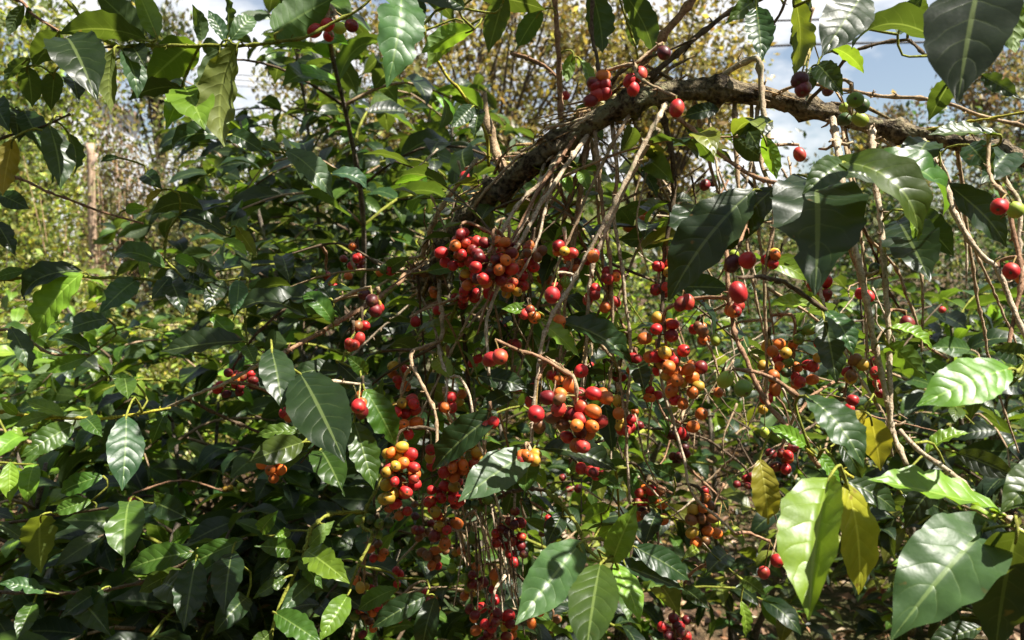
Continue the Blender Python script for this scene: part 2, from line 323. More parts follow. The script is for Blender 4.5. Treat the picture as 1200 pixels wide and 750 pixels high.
# ------------------------------------------------------------------ a plant with a growing skeleton
class Plant:
    def __init__(s, root, seed): s.root = root; s.rs = np.random.RandomState(seed); s.S = []; s.leaves = []; s.cher = []
    def rel(s, V): return V - np.array(s.root.location)
    def tube_part(s, name, pts, rad, mat, color=(1, 1, 1), seg=6, rough=.06, step=.012, nodes=0., skel=True, extra=None):
        p, r = catmull(pts, rad, step)
        if nodes:
            d = np.concatenate([[0], np.cumsum(np.linalg.norm(np.diff(p, axis=0), axis=1))]); ph = (d / nodes + s.rs.rand()) % 1
            r = r * (.92 + .6 * np.exp(-((ph - .5) / .08) ** 2))
            p = p + np.cumsum(s.rs.randn(*p.shape) * .0005, 0) * (np.linspace(0, 1, len(p)) * np.linspace(1, 0, len(p)) * 4)[:, None]
        if skel: s.S.append(p)
        A = Acc(); A.add(tube(s.rel(p), r, seg, rough, s.rs))
        if nodes and nodes < .05 and len(p) > 6:          # scars and stubs left by old leaves and fruit at the nodes
            for i in np.where(np.diff(np.floor(d / nodes + .3)) > 0)[0]:
                for _ in range(s.rs.randint(0, 4)):
                    t_ = unit(p[min(i + 1, len(p) - 1)] - p[max(i - 1, 0)]); a = unit(np.cross(t_, s.rs.randn(3))); ln_ = r[i] * (1.5 + 2.2 * s.rs.rand())
                    q = s.rel(p[i]); A.add(tube(np.array([q, q + a * ln_ * .6 + t_ * r[i] * .3, q + a * ln_ + t_ * r[i] * s.rs.randn()]), np.array([.45, .34, .2]) * r[i], 4), (.8, .75, .7))
        if extra: 
            for vf, tnt in extra: A.add((s.rel(vf[0]), vf[1]), tnt)
        return link(name, A.mesh(name), s.root, mat, color), p
    def skel(s): return np.vstack(s.S)
    def hang(s, pts, rpx, tone='P', name='twig', node=.026, seg=7, skel=True):
        """pts: (x, y, depth) in photo pixels; rpx: radius in px at those depths"""
        W_ = [P(*q) for q in pts]; rp = np.linspace(rpx[0], rpx[1], len(pts)) if isinstance(rpx, tuple) else np.full(len(pts), rpx)
        rad = [r * .82 * q[2] / F_PX for r, q in zip(rp, pts)]
        W_ = [W_[0]] + [w + s.rs.randn(3) * .0015 for w in W_[1:-1]] + [W_[-1]]
        return s.tube_part(name, W_, rad, M['twig'], TW[tone], seg, .08, .006, node, skel)
    def leaf(s, bx, by, tx, ty, w, d, col='M', fl='', var=None):
        """base px, tip px, apparent width px, depth; fl: 'u' underside seen, 'r' roll the other way, 'n' tip keeps its depth"""
        l = math.hypot(tx - bx, ty - by); k = .41; u = 'u' in fl; dt = d
        if w / l > k and 'n' not in fl:
            Lt = min(w / k, 1.9 * l); dz = math.sqrt(max(Lt * Lt - l * l, 0)) * d / F_PX; dt = d + (dz if u else -dz) * .9
        if (col in 'GL' or 'g' in fl) and not u:       # the blade lies where the sun glances off it
            hb = unit(unit(CAMP - P(bx, by, d)) + np.array(sdir)); rng_ = np.linspace(-1.1, 1.1, 45) * l * d / F_PX
            dt = d + min(rng_, key=lambda q: abs(unit(P(tx, ty, d + q) - P(bx, by, d)).dot(hb)) + .04 * abs(q) * F_PX / (l * d))
        Bp, Tp = P(bx, by, d), P(tx, ty, dt); y = unit(Tp - Bp); c = unit(CAMP - (Bp + Tp) / 2); c = unit(c - y * c.dot(y))
        ang = math.acos(min(1, max(.12, w / max(l, 1) / k))) if w / l < k else R(8)
        if u: c = -c
        cand = []
        for sg in (1, -1):
            a = ang * sg; cand.append(c * math.cos(a) + np.cross(y, c) * math.sin(a))
        cand.sort(key=lambda q: -q[2]); n = cand[1 if 'r' in fl else 0]
        if (col in 'GL' or 'g' in fl) and not u:
            h_ = unit(unit(CAMP - Bp) + np.array(sdir)) + s.rs.randn(3) * .08; n = unit(h_ - y * h_.dot(y))
            if 'f' in fl: n = unit(n * math.cos(.72) + np.cross(y, n) * math.sin(.72))
        L = np.linalg.norm(Tp - Bp)
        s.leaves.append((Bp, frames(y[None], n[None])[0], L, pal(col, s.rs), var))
    def attach(s, tone='G', maxlen=1.):
        """grow a thin twig from the skeleton to every hand-placed leaf base, nearest first"""
        todo = list(range(len(s.leaves))); S = s.skel()
        dist = np.array([np.min(np.linalg.norm(S - s.leaves[i][0], axis=1)) for i in todo])
        while todo:
            k = int(np.argmin(dist)); i = todo.pop(k); dist = np.delete(dist, k)
            b = s.leaves[i][0]; j = int(np.argmin(np.linalg.norm(S - b, axis=1))); a = S[j]; dd = np.linalg.norm(a - b)
            back = s.leaves[i][1][:, 1]
            if dd > .008:
                mid = (a + b) / 2 - back * min(.03, dd * .3) + s.rs.randn(3) * dd * .05
                r0 = min(.0032, .0013 + dd * .006)
                o, p = s.tube_part('twig' if dd > .03 else 'petiole', [a, mid, b, b + back * .012], [r0, r0 * .8, .0014, .001], M['twig'], TW[tone] if dd < .12 else TW['K'], 5, .05, .01, .03 if dd > .06 else 0)
                S = np.vstack([S, p])
                if todo: dist = np.minimum(dist, [np.min(np.linalg.norm(p - s.leaves[q][0], axis=1)) for q in todo])
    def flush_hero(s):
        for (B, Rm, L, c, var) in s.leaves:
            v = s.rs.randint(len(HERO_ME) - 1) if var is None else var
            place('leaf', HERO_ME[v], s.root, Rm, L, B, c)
TW = dict(P=(.92, .85, .76), R=(.60, .40, .30), G=(.42, .52, .10), K=(.22, .18, .14), Y=(.75, .78, .12), T=(.70, .58, .45))

def branch_leaves(rs, p, t0, gap, Lm, droop, pal_keys):
    """opposite leaf pairs along a branch polyline p from fraction t0"""
    d = np.concatenate([[0], np.cumsum(np.linalg.norm(np.diff(p, axis=0), axis=1))]); tot = d[-1]; out_ = []
    for q in np.arange(t0 * tot, tot, gap):
        i = min(np.searchsorted(d, q), len(p) - 2); T = unit(p[i + 1] - p[max(i - 1, 0)]); side = unit(np.cross(T, (0, 0, 1)))
        for sg in (-1, 1):
            if rs.rand() < .18: continue
            f = .45 + .6 * (q / tot) ** 2
            Y = T * f + side * sg * (1.1 - .4 * f) + np.array((0, 0, -droop * rs.rand() + .12)) + rs.randn(3) * .28
            N = np.array((0, 0, 1.)) + rs.randn(3) * .55 + T * .2
            out_.append((p[i], Y, N, Lm * (.62 + .5 * rs.rand()) * (1 - .25 * (q / tot) ** 3), pal_keys[rs.randint(len(pal_keys))]))
    return out_

def emit_leaves(rs, root, LV, nobj, join_name='foliage'):
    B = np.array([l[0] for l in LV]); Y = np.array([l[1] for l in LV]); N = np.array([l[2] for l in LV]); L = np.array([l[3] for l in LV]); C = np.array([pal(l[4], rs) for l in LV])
    Rm = frames(Y, N); x, y, d = proj(B + Rm[:, :, 1] * L[:, None] * .5)
    dep = (B - CAMP)[:, 1]; size = np.where((x > -30) & (x < 1230) & (y > -30) & (y < 780) & (dep > .1), L / d, 0)
    order = np.argsort(-size); ob = [i for i in order[:nobj] if size[i] * F_PX > 10]; isob = np.zeros(len(B), bool); isob[ob] = True
    loc = np.array(root.location)
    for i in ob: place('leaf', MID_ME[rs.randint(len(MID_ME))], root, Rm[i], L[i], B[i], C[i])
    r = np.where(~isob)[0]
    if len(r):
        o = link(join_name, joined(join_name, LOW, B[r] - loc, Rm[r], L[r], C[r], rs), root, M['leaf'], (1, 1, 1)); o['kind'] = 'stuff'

def coffee_shrub(label, x, y, h, spread, seed, Lm=.12, nobj=150, stems=2, keys='DDMMMG', gap=.085, t_low=.12, group='coffee shrubs growing behind the bent limb', dens=.055):
    rs = np.random.RandomState(seed); root = thing('coffee_shrub', label, 'shrub', (x, y, 0), group); pl = Plant(root, seed); LV = []
    for k in range(stems):
        lean = rs.randn(2) * .16; b0 = np.array((x, y, -.02)) + np.append(rs.randn(2) * .06, 0); hh = h * (1 - .15 * k * rs.rand())
        sp_ = [b0 + np.append(lean * (t ** 1.4) * hh + rs.randn(2) * .02, t * hh) for t in np.linspace(0, 1, 6)]
        o, p = pl.tube_part('trunk' if k == 0 else 'stem', sp_, np.linspace(.014, .004, 6), M['stem'], (1, 1, 1), 7, .06, .05, .09)
        ang = rs.rand() * 3.14; zz = p[:, 2]
        for q in np.arange(t_low * hh, hh, gap):
            ang += 1.57 + rs.randn() * .3; i = np.argmin(np.abs(zz - q)); t = q / hh
            for sg in (0, math.pi):
                if rs.rand() < .15: continue
                ln = spread * (.35 + .75 * math.sin(math.pi * min(1, (1.12 - t) ** .8))) * (.7 + .5 * rs.rand()) * (1 if t < .85 else .6); a = ang + sg
                dr = np.array((math.cos(a), math.sin(a), 0)); el = .35 + .5 * t; dp = .5 + .4 * rs.rand()
                pp = [p[i] + dr * ln * s_ + np.array((0, 0, ln * (el * s_ - dp * s_ * s_))) + rs.randn(3) * .012 * s_ for s_ in np.linspace(0, 1, 5)]
                o2, bp = pl.tube_part('branch', pp, np.linspace(.0042, .0016, 5), M['twig'], TW['KTG'[rs.randint(3)]], 4, .05, .05, 0)
                LV += branch_leaves(rs, bp, .25, dens, Lm, .55, keys)
        LV += branch_leaves(rs, p[-6:], .2, .05, Lm * .9, .3, 'BMB')
    emit_leaves(rs, root, LV, nobj); return root

# ------------------------------------------------------------------ ground and far terrain
def hgt(x, y):
    return .035 * np.sin(x * 1.7 + .6) * np.cos(y * 1.3) + .02 * np.sin(x * 4.1 + y * 3.3) + .012 * np.sin(x * 9.3 - y * 7.7) + .35 * np.clip((y - 5) / 12, 0, 1) ** 2
def build_ground():
    rr = np.concatenate([np.linspace(.0, 7, 70), np.geomspace(7.3, 900, 50)]); nA = 160; a = np.arange(nA) / nA * 2 * math.pi
    X = rr[:, None] * np.cos(a); Y = rr[:, None] * np.sin(a) + 2.5; Z = hgt(X, Y) * np.clip(1.6 - rr / 60, 0, 1)[:, None]
    V = np.stack([X, Y, Z], -1).reshape(-1, 3); i = np.arange(len(rr) - 1)[:, None] * nA; j = np.arange(nA)[None]; k = (j + 1) % nA
    Fq = np.stack([i + j, i + nA + j, i + nA + k, i + k], -1).reshape(-1, 4)
    tag(link('ground', mesh_np('ground', V, [Fq]), None, M['ground']), 'bare brown earth under the coffee shrubs, strewn with dead leaves', 'ground', kind='structure')
build_ground()
def build_hill():
    r = np.random.RandomState(5); nx, ny = 240, 40; x = np.linspace(-320, 320, nx); t = np.linspace(0, 1, ny)
    X, T = np.meshgrid(x, t, indexing='ij'); Y = 70 + T * 160
    H = (5.5 + 3 * np.sin(X * .021 + 1) + 2.2 * np.sin(X * .053 + 2) - X * .012) * np.sin(np.pi * T ** .8) ** .8
    H = H + r.rand(nx, ny) * 1.6 * np.sin(np.pi * T) + 0.2 - 2.0 * (T < .03)
    V = np.stack([X, Y, H], -1).reshape(-1, 3); i = np.arange(nx - 1)[:, None] * ny; j = np.arange(ny - 1)[None]
    Fq = np.stack([i + j, i + ny + j, i + ny + j + 1, i + j + 1], -1).reshape(-1, 4)
    tag(link('hill', mesh_np('hill', V, [Fq]), None, M['hill']), 'low scrub covered hill far behind the shrubs', 'hill', kind='structure')
build_hill()

# ------------------------------------------------------------------ shrubs and trees farther off
def far_shrub(name, label, cat, x, y, h, rx, seed, nleaf, Ll, cols, group, ry=None, base=.1, clumps=45, trunk_h=None, sq=.55, stick_vis=True, airy=.16):
    rs = np.random.RandomState(seed); z0 = float(hgt(np.array(x), np.array(y))) - .03
    root = thing(name, label, cat, (x, y, z0), group); pl = Plant(root, seed); ry = ry or rx
    cen = []
    th = trunk_h if trunk_h else base * h
    for _ in range(clumps):
        v = unit(rs.randn(3)) * rs.rand() ** .4; cen.append((v[0] * rx, v[1] * ry, th + (h - th) * (.5 + .5 * v[2])))
    cen = np.array(cen); A = Acc()
    if trunk_h:
        tp = [np.array((0, 0, -.05)), np.array((.03, 0, th * .5)) + rs.randn(3) * .05, np.array((0, .03, th)), np.array((.1 * rx, 0, th + (h - th) * .6))]
        pl.tube_part('trunk', [np.array((x, y, z0)) + q for q in tp], [.045 * h / 3, .035 * h / 3, .028 * h / 3, .008], M['stem'], (1, 1, 1), 9, .05, .08)
        roots = [np.array((0, 0, th * (.7 + .3 * rs.rand()))) for _ in cen]
    else: roots = [np.append(rs.randn(2) * .06, 0) for _ in cen]
    for c, r0 in list(zip(cen, roots))[::2]:
        mid = (r0 + c) / 2 + np.append(rs.randn(2) * .08 * rx, .12 * h * rs.rand()); p, r = catmull([r0, mid, c], [.011, .007, .003], .12)
        A.add(tube(p, r * (1.5 if trunk_h else .7) * (h / 2.2) ** .5, 5, .05, rs))
        for _ in range(2):
            e = c + rs.randn(3) * airy * rx * 1.6; A.add(tube(np.array([mid * .3 + c * .7, (mid * .3 + c * .7 + e) / 2 + rs.randn(3) * .03, e]), np.array([.004, .003, .0015]) * (h / 2.2) ** .5, 3))
    link('limb' if trunk_h else 'stem', A.mesh('stems'), root, M['stem'], (.55, .5, .45))
    nleaf = int(nleaf * 1.6); Ll *= 1.15; k = rs.randint(len(cen), size=nleaf); B = cen[k] + rs.randn(nleaf, 3) * np.array((rx, ry, (h - th) * sq)) * airy
    B[:, 2] = np.abs(B[:, 2])
    Y = rs.randn(nleaf, 3) + np.array((0, 0, -.25)) + (B - np.array((0, 0, h * .4))) * .5 / max(rx, .3); N = rs.randn(nleaf, 3) * .9 + np.array((0, 0, .8))
    cols = np.array(cols); cc = cols[(k * 7 + rs.randint(0, 2, nleaf)) % len(cols)] * np.exp((.36 if trunk_h else .5) * rs.randn(nleaf, 1) - .1); cc = np.clip(cc * (1 + .1 * rs.randn(nleaf, 3)), .004, .8)
    L = Ll * (.6 + .8 * rs.rand(nleaf))
    o = link('crown' if trunk_h else 'foliage', joined('foliage', TINY, B, frames(Y, N), L, cc, rs), root, M['small'], (1, 1, 1)); o['kind'] = 'stuff'
    return root

LIME = [(.19, .24, .035), (.26, .29, .05), (.13, .17, .035), (.31, .29, .09), (.18, .21, .07), (.10, .13, .03)]
OLIV = [(.09, .11, .035), (.13, .13, .05), (.16, .15, .06), (.07, .09, .03), (.18, .17, .08)]
YEL = [(.24, .19, .06), (.17, .15, .055), (.12, .11, .045), (.28, .22, .06), (.08, .085, .03), (.15, .12, .05), (.06, .07, .025)]
DKG = [(.03, .055, .018), (.045, .075, .02), (.06, .09, .022), (.025, .045, .02)]  # also mixed into centre and right bushes, putting shade into their colour
BRN = [(.20, .15, .09), (.15, .11, .07), (.24, .19, .12), (.12, .10, .05)]
def px(x, d): return (x - 600) / F_PX * d
GB = 'sunlit bushes beyond the coffee shrubs'
n_ = 0
for (sx, d, h, rx, nl, ll, cols, lab) in [
    (20, 4.2, 1.15, .75, 4600, .04, LIME, 'low yellow green bush left of the wooden post'),
    (75, 5.4, 1.25, .8, 4600, .04, LIME, 'yellow green bush in front of the wooden post'),
    (225, 6.2, 2.5, .75, 6500, .045, OLIV, 'loose olive green bush right of the dry brown thicket'),
    (290, 7.0, 2.7, .85, 4600, .05, OLIV, 'pale olive bush behind the dark coffee shrub'),
    (50, 8.0, 2.6, .9, 4600, .05, LIME, 'tall lime bush behind the wooden post'),
    (-10, 7.0, 2.6, .9, 4600, .05, LIME, 'bright lime bush at the edge of the clearing'),
    (240, 4.6, 1.1, .6, 3600, .038, LIME, 'short lime bush below the olive bush'),
    (560, 5.6, 1.6, .8, 2200, .055, LIME, 'sunlit lime bush seen under the bent limb'),
    (700, 5.0, 1.55, .8, 2600, .05, LIME + DKG + DKG, 'yellow green bush behind the hanging pale twigs'),
    (790, 6.2, 1.7, .9, 2600, .055, OLIV + DKG, 'olive bush behind the cherries below the limb'),
    (890, 7.4, 2.2, 1.0, 2800, .06, OLIV + DKG, 'olive bush below the open sky'),
    (960, 5.2, 1.25, .8, 2400, .05, DKG, 'dark green bush behind the pair of long pale twigs'),
    (1010, 8.6, 2.25, 1.0, 3600, .06, OLIV + DKG, 'dull green bush against the open sky'),
    (1075, 4.6, 1.12, .8, 3600, .045, DKG + DKG + LIME, 'small leaved bush lit in patches beyond the long pale twigs'),
    (1165, 4.3, 1.15, .8, 3600, .045, DKG + DKG + LIME, 'dense small leaved bush next to the forked twig'),
    (1150, 7.5, 2.7, 1.1, 3600, .06, DKG + OLIV, 'tall dull green bush reaching up to the limb'),
    (1260, 5.5, 2.2, .9, 2000, .055, DKG, 'dark bush half hidden by large coffee leaves'),
    (440, 6.0, 2.0, .9, 2400, .055, DKG, 'dark leafy bush behind the upright coffee shoot'),
    (640, 7.0, 2.0, 1.0, 2400, .06, DKG + OLIV, 'mixed green bush in the shade behind the limb')]:
    far_shrub('bush', lab, 'bush', px(sx, d), d, h, rx, 300 + n_, nl, ll, cols, GB); n_ += 1
far_shrub('dry_bush', 'dry brown thicket of dead stems next to the wooden post', 'thicket', px(150, 6.6), 6.6, 2.5, .32, 400, 4200, .035, BRN, None, clumps=70, airy=.2)
# leafless vertical stalks of the thicket
rs = np.random.RandomState(401); A = Acc(); dry = [o for o in COL.objects if o.name == 'dry_bush'][0]
for _ in range(75):
    b = np.append(rs.randn(2) * .22, 0); t = b + np.append(rs.randn(2) * .16, 1.2 + 1.0 * rs.rand())
    A.add(tube(np.array([b, (b + t) / 2 + rs.randn(3) * .05, t]), np.array([.0045, .004, .002]), 3), (1, .85, .76))
o = link('dead_stem', A.mesh('dead_stem'), dry, M['twig'], (.72, .62, .54)); o['kind'] = 'stuff'
GT = 'trees behind the clearing'
far_shrub('tree', 'thin crowned tree with yellowing leaves and dark tangled branches', 'tree', px(565, 9.0), 9.0, 5.2, 1.9, 410, 6500, .075, YEL, GT, clumps=120, trunk_h=1.5, airy=.085)
far_shrub('tree', 'golden leaved tree behind the fork of the limb', 'tree', px(765, 9.5), 9.5, 5.0, 1.25, 411, 6500, .075, YEL[:4] + [(.34, .30, .08)], GT, clumps=80, trunk_h=1.6, airy=.10)
far_shrub('tree', 'brownish yellow tree behind the dark coffee shrub', 'tree', px(420, 10), 10, 3.9, 1.2, 412, 4500, .075, YEL + OLIV, GT, clumps=60, trunk_h=1.2, airy=.10)
far_shrub('tree', 'bright lime tree rising behind the yellow leaf', 'tree', px(25, 9.0), 9.0, 4.6, 1.2, 413, 5500, .08, LIME, GT, clumps=50, trunk_h=1.4)
far_shrub('tree', 'small dark tree poking into the sky above the post', 'tree', px(195, 11), 11, 5.0, .55, 414, 1600, .08, DKG + OLIV, GT, clumps=26, trunk_h=2.6)
far_shrub('tree', 'small brown crowned tree on the skyline below the limb', 'tree', px(1035, 15), 15, 3.7, .8, 415, 2600, .10, BRN + YEL, GT, clumps=34, trunk_h=1.6)
far_shrub('tree', 'brown leaved tree on the skyline beside the spotted hanging leaf', 'tree', px(1185, 12), 12, 4.3, 1.0, 416, 3600, .085, BRN + OLIV, GT, clumps=40, trunk_h=1.8)

# unseen shrubs added around the camera to block sky light and deepen the shade
for i, (x_, y_, h_, r_, lab) in enumerate([(-2.0, -1.7, 3.4, 1.1, 'dense tall unseen shrub added on the side away from the sun to block sky light'), (.1, -2.9, 3.6, 1.3, 'tall leafy unseen shrub added behind the camera to block sky light'), (2.3, -2.2, 3.0, 1.1, 'dense unseen shrub added on the sunny side to block sky light'), (-3.0, .9, 3.2, 1.1, 'broad dark unseen shrub added beyond the coffee tree with the orange yellow leaf to block sky light'), (2.7, .8, 2.6, .9, 'broad dark unseen shrub added behind the coffee tree with very large leaves to block sky light')]):
    far_shrub('sky_block_shrub', lab, 'shrub', x_, y_, h_, r_, 440 + i, 3000, .16, DKG, 'unseen shrubs added to block sky light', clumps=60)
# ------------------------------------------------------------------ post, house, cables
pr = thing('wooden_post', 'weathered wooden post standing next to the dry thicket', 'post', (px(107, 6.3), 6.3, 0))
pp = Plant(pr, 3); hp = 2.22
pp.tube_part('shaft', [np.array((pr.location.x, 6.3, -.05)), np.array((pr.location.x + .02, 6.3, 1.1)), np.array((pr.location.x + .05, 6.3, hp))], [.034, .031, .028], M['wood'], (1.5, 1.4, 1.25), 10, .03, .08)
pp.tube_part('brace', [np.array((pr.location.x + .03, 6.29, 1.98)), np.array((pr.location.x + .11, 6.28, 2.14))], [.012, .012], M['wood'], (1.6, 1.6, 1.6), 6, .02, .08)
def house(x, y):
    r = thing('house', 'small pale house showing between the hanging leaves above the thicket', 'house', (x, y, .3))
    A = Acc(); w, d, h, g = 1.5, 2.2, 5.4, .8
    V = np.array([(-w, -d, 0), (w, -d, 0), (w, d, 0), (-w, d, 0), (-w, -d, h), (w, -d, h), (w, d, h), (-w, d, h), (0, -d, h + g), (0, d, h + g)], float)
    A.add((V, [np.array([(0, 1, 5, 4), (1, 2, 6, 5), (2, 3, 7, 6), (3, 0, 4, 7)]), np.array([(4, 5, 8), (6, 7, 9)])])); link('wall', A.mesh('wall', False), r, M['wall'])
    for s in (-1, 1):
        A = Acc(); V = np.array([(0, -d - .3, h + g + .03), (0, d + .3, h + g + .03), (s * (w + .3), d + .3, h - .10), (s * (w + .3), -d - .3, h - .10)], float)
        V = np.vstack([V, V + np.array((0, 0, .05))]); f = np.array([(0, 1, 2, 3), (7, 6, 5, 4), (0, 4, 5, 1), (1, 5, 6, 2), (2, 6, 7, 3), (3, 7, 4, 0)]); A.add((V, [f if s > 0 else f[:, ::-1]])); link('roof', A.mesh('roof', False), r, M['tin'])
    A = Acc(); A.add(box(-.45, .4, -d - .03, -d + .02, .02, 2.0)); link('door', A.mesh('door', False), r, M['door'])
    A = Acc(); A.add(box(.75, 1.35, -d - .03, -d + .02, 1.0, 1.9)); link('window', A.mesh('window', False), r, M['wire'])
    r.rotation_euler = (0, 0, .5)
house(px(112, 30), 30)
for i, (pts, rw, lab) in enumerate([
    ([(250, 86, 16), (500, 101, 16), (900, 122, 17)], .008, 'upper thin cable strung behind the yellow leaved tree'),
    ([(250, 92, 16), (500, 108, 16), (900, 128, 17)], .007, 'middle thin cable strung behind the yellow leaved tree'),
    ([(250, 99, 16), (500, 115, 16), (900, 133, 17)], .007, 'lowest thin cable strung behind the yellow leaved tree'),
    ([(820, 27, 14), (1010, 22, 14), (1260, 22, 14)], .019, 'thick dark cable crossing the bright sky'),
    ([(880, 55, 14), (985, 51, 14), (1260, 47, 14)], .022, 'black cable crossing the sky behind the arched drooping leaf'),
    ([(940, 128, 15), (1040, 142, 15), (1260, 150, 15)], .008, 'thin cable in the sky just above the limb')]):
    p, r = catmull([P(*q) for q in pts], [rw] * len(pts), .4); A = Acc(); A.add(tube(p, r, 6))
    tag(link('power_cable', A.mesh('power_cable'), None, M['wire']), lab, 'cable', 'cables strung across the sky')

# ------------------------------------------------------------------ litter, weeds and grass on the ground
def scatter(name, label, n, rs, xr, yr, Ll, cols, temps, mat, zoff, up, kindlab, mask=None, lie=True):
    x = xr[0] + (xr[1] - xr[0]) * rs.rand(n); y = yr[0] + (yr[1] - yr[0]) * rs.rand(n) ** 1.3
    if mask is not None: s = mask(x, y, rs); x, y = x[s], y[s]
    n = len(x); B = np.stack([x, y, hgt(x, y) + zoff * (rs.rand(n) if not lie else rs.rand(n) ** 3)], -1)
    Y = rs.randn(n, 3) * np.array((1, 1, .25 if lie else .9)) + np.array((0, 0, up)); N = rs.randn(n, 3) * (.35 if lie else .6) + np.array((0, 0, 1))
    cols = np.array(cols); c = np.clip(cols[rs.randint(len(cols), size=n)] * (1 + .3 * rs.randn(n, 1)), .004, .7)
    o = link(name, joined(name, temps, B, frames(Y, N), Ll * (.5 + .9 * rs.rand(n)), c, rs), None, mat, (1, 1, 1)); tag(o, label, kindlab, kind='stuff')
LIT = [(.30, .19, .12), (.22, .13, .08), (.40, .28, .18), (.14, .08, .05), (.48, .37, .27), (.32, .17, .10)]
rs = np.random.RandomState(21)
scatter('leaf_litter', 'dead brown leaves and bits strewn over the ground', 15000, rs, (-3.5, 3.5), (1.0, 7.0), .055, LIT, TINY, M['small'], .035, .0, 'leaf litter')
def wm(x, y, r): return (np.sin(x * 2.3 + 1) + np.cos(y * 2.9 + x) + r.randn(len(x)) * .5 + .35 * x > .2)
scatter('weeds', 'low green weeds growing in patches through the litter', 26000, rs, (-4, 4.2), (1.6, 8), .045, LIME + OLIV + DKG, TINY, M['small'], .20, .35, 'weeds', wm, False)

# ------------------------------------------------------------------ coffee shrubs behind (grown procedurally)
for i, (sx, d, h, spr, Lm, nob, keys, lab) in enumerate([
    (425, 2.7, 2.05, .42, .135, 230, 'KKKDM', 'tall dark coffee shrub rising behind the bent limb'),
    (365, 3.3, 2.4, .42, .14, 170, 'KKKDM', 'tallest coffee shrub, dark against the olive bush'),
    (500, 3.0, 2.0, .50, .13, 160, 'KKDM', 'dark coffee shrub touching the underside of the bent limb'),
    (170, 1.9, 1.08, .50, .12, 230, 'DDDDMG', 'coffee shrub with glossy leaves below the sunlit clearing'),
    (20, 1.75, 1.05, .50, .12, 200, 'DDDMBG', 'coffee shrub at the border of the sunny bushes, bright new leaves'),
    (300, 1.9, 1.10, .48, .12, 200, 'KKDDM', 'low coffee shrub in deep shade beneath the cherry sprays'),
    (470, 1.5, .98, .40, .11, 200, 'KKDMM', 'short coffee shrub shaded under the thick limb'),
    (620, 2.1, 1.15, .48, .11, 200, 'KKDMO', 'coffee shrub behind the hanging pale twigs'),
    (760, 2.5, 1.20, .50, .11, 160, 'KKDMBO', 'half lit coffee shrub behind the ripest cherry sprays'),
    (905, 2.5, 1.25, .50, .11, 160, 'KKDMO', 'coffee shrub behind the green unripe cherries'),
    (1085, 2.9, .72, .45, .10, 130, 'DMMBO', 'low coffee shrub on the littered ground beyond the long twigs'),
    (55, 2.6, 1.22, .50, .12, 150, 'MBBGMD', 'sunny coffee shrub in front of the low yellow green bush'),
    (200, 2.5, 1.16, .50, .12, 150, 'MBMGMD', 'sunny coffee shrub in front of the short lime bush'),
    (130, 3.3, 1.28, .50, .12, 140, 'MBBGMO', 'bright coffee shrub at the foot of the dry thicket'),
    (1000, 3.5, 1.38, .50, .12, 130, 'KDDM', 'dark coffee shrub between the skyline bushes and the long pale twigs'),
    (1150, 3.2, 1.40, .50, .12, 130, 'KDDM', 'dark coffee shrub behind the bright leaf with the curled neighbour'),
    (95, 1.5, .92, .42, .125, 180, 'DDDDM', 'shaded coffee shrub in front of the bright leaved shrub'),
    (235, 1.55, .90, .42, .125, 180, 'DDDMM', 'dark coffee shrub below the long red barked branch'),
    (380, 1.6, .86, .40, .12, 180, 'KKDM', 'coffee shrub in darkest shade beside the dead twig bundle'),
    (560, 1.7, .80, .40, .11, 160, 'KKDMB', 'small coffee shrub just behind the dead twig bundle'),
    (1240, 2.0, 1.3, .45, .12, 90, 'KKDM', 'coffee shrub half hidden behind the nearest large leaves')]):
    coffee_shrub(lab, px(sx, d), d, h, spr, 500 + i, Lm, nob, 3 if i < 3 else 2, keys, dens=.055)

# ================================================================== the bent coffee tree
base = np.array((-.30, 2.5, 0.))
tree = thing('coffee_tree', 'coffee tree with thick rough limb bent over, hung with red cherries', 'coffee tree', tuple(base)); T = Plant(tree, 11)
lp = [base + (0, 0, -.04), base + (.02, -.02, .45), P(496, 350, 2.1), P(502, 340, 1.6), P(507, 322, 1.25), P(528, 268, 1.15), P(588, 212, 1.1), P(650, 165, 1.05), P(705, 130, 1.02), P(762, 108, 1.0), P(830, 101, 1.0), P(900, 113, 1.0), P(960, 129, .98), P(1040, 150, .95), P(1120, 164, .92), P(1215, 188, .9), P(1330, 220, .9), P(1420, 300, .95)]
lr = [.028, .026, .023, .019, .018, .0172, .0165, .0155, .0145, .0135, .014, .0125, .0115, .0105, .0098, .009, .007, .004]
rs = np.random.RandomState(31); ext = []
pl_, rl_ = catmull(lp, lr, .01); dxy = proj(pl_)[0]
for _ in range(520):     # shreds of dead bark, old stubs and lichen threads on the limb
    i = rs.randint(60, len(pl_) - 30); r = rl_[i]; t = unit(pl_[min(i + 3, len(pl_) - 1)] - pl_[i - 3]); a = unit(np.cross(t, rs.randn(3)))
    if a[2] < -.2 and rs.rand() < .7: a = -a
    if dxy[i] > 800 and rs.rand() < .7: continue
    ln = .015 + .075 * rs.rand() ** 1.5; s0 = pl_[i] + a * r * .9; e = s0 + a * ln * .55 * rs.rand() + t * rs.choice((-1, 1)) * ln * .9 + np.array((0, 0, -.012 * rs.rand()))
    ext.append((tube(np.array([s0, (s0 + e) / 2 + a * .006 + rs.randn(3) * .003, e]), np.array([.0026, .0020, .0008]) * (.5 + .9 * rs.rand()), 4), np.array((2.3, 1.95, 1.55)) * (.5 + .8 * rs.rand())))
T.tube_part('limb', lp, lr, M['bark'], (1, 1, 1), 26, .09, .007, .11, extra=ext)
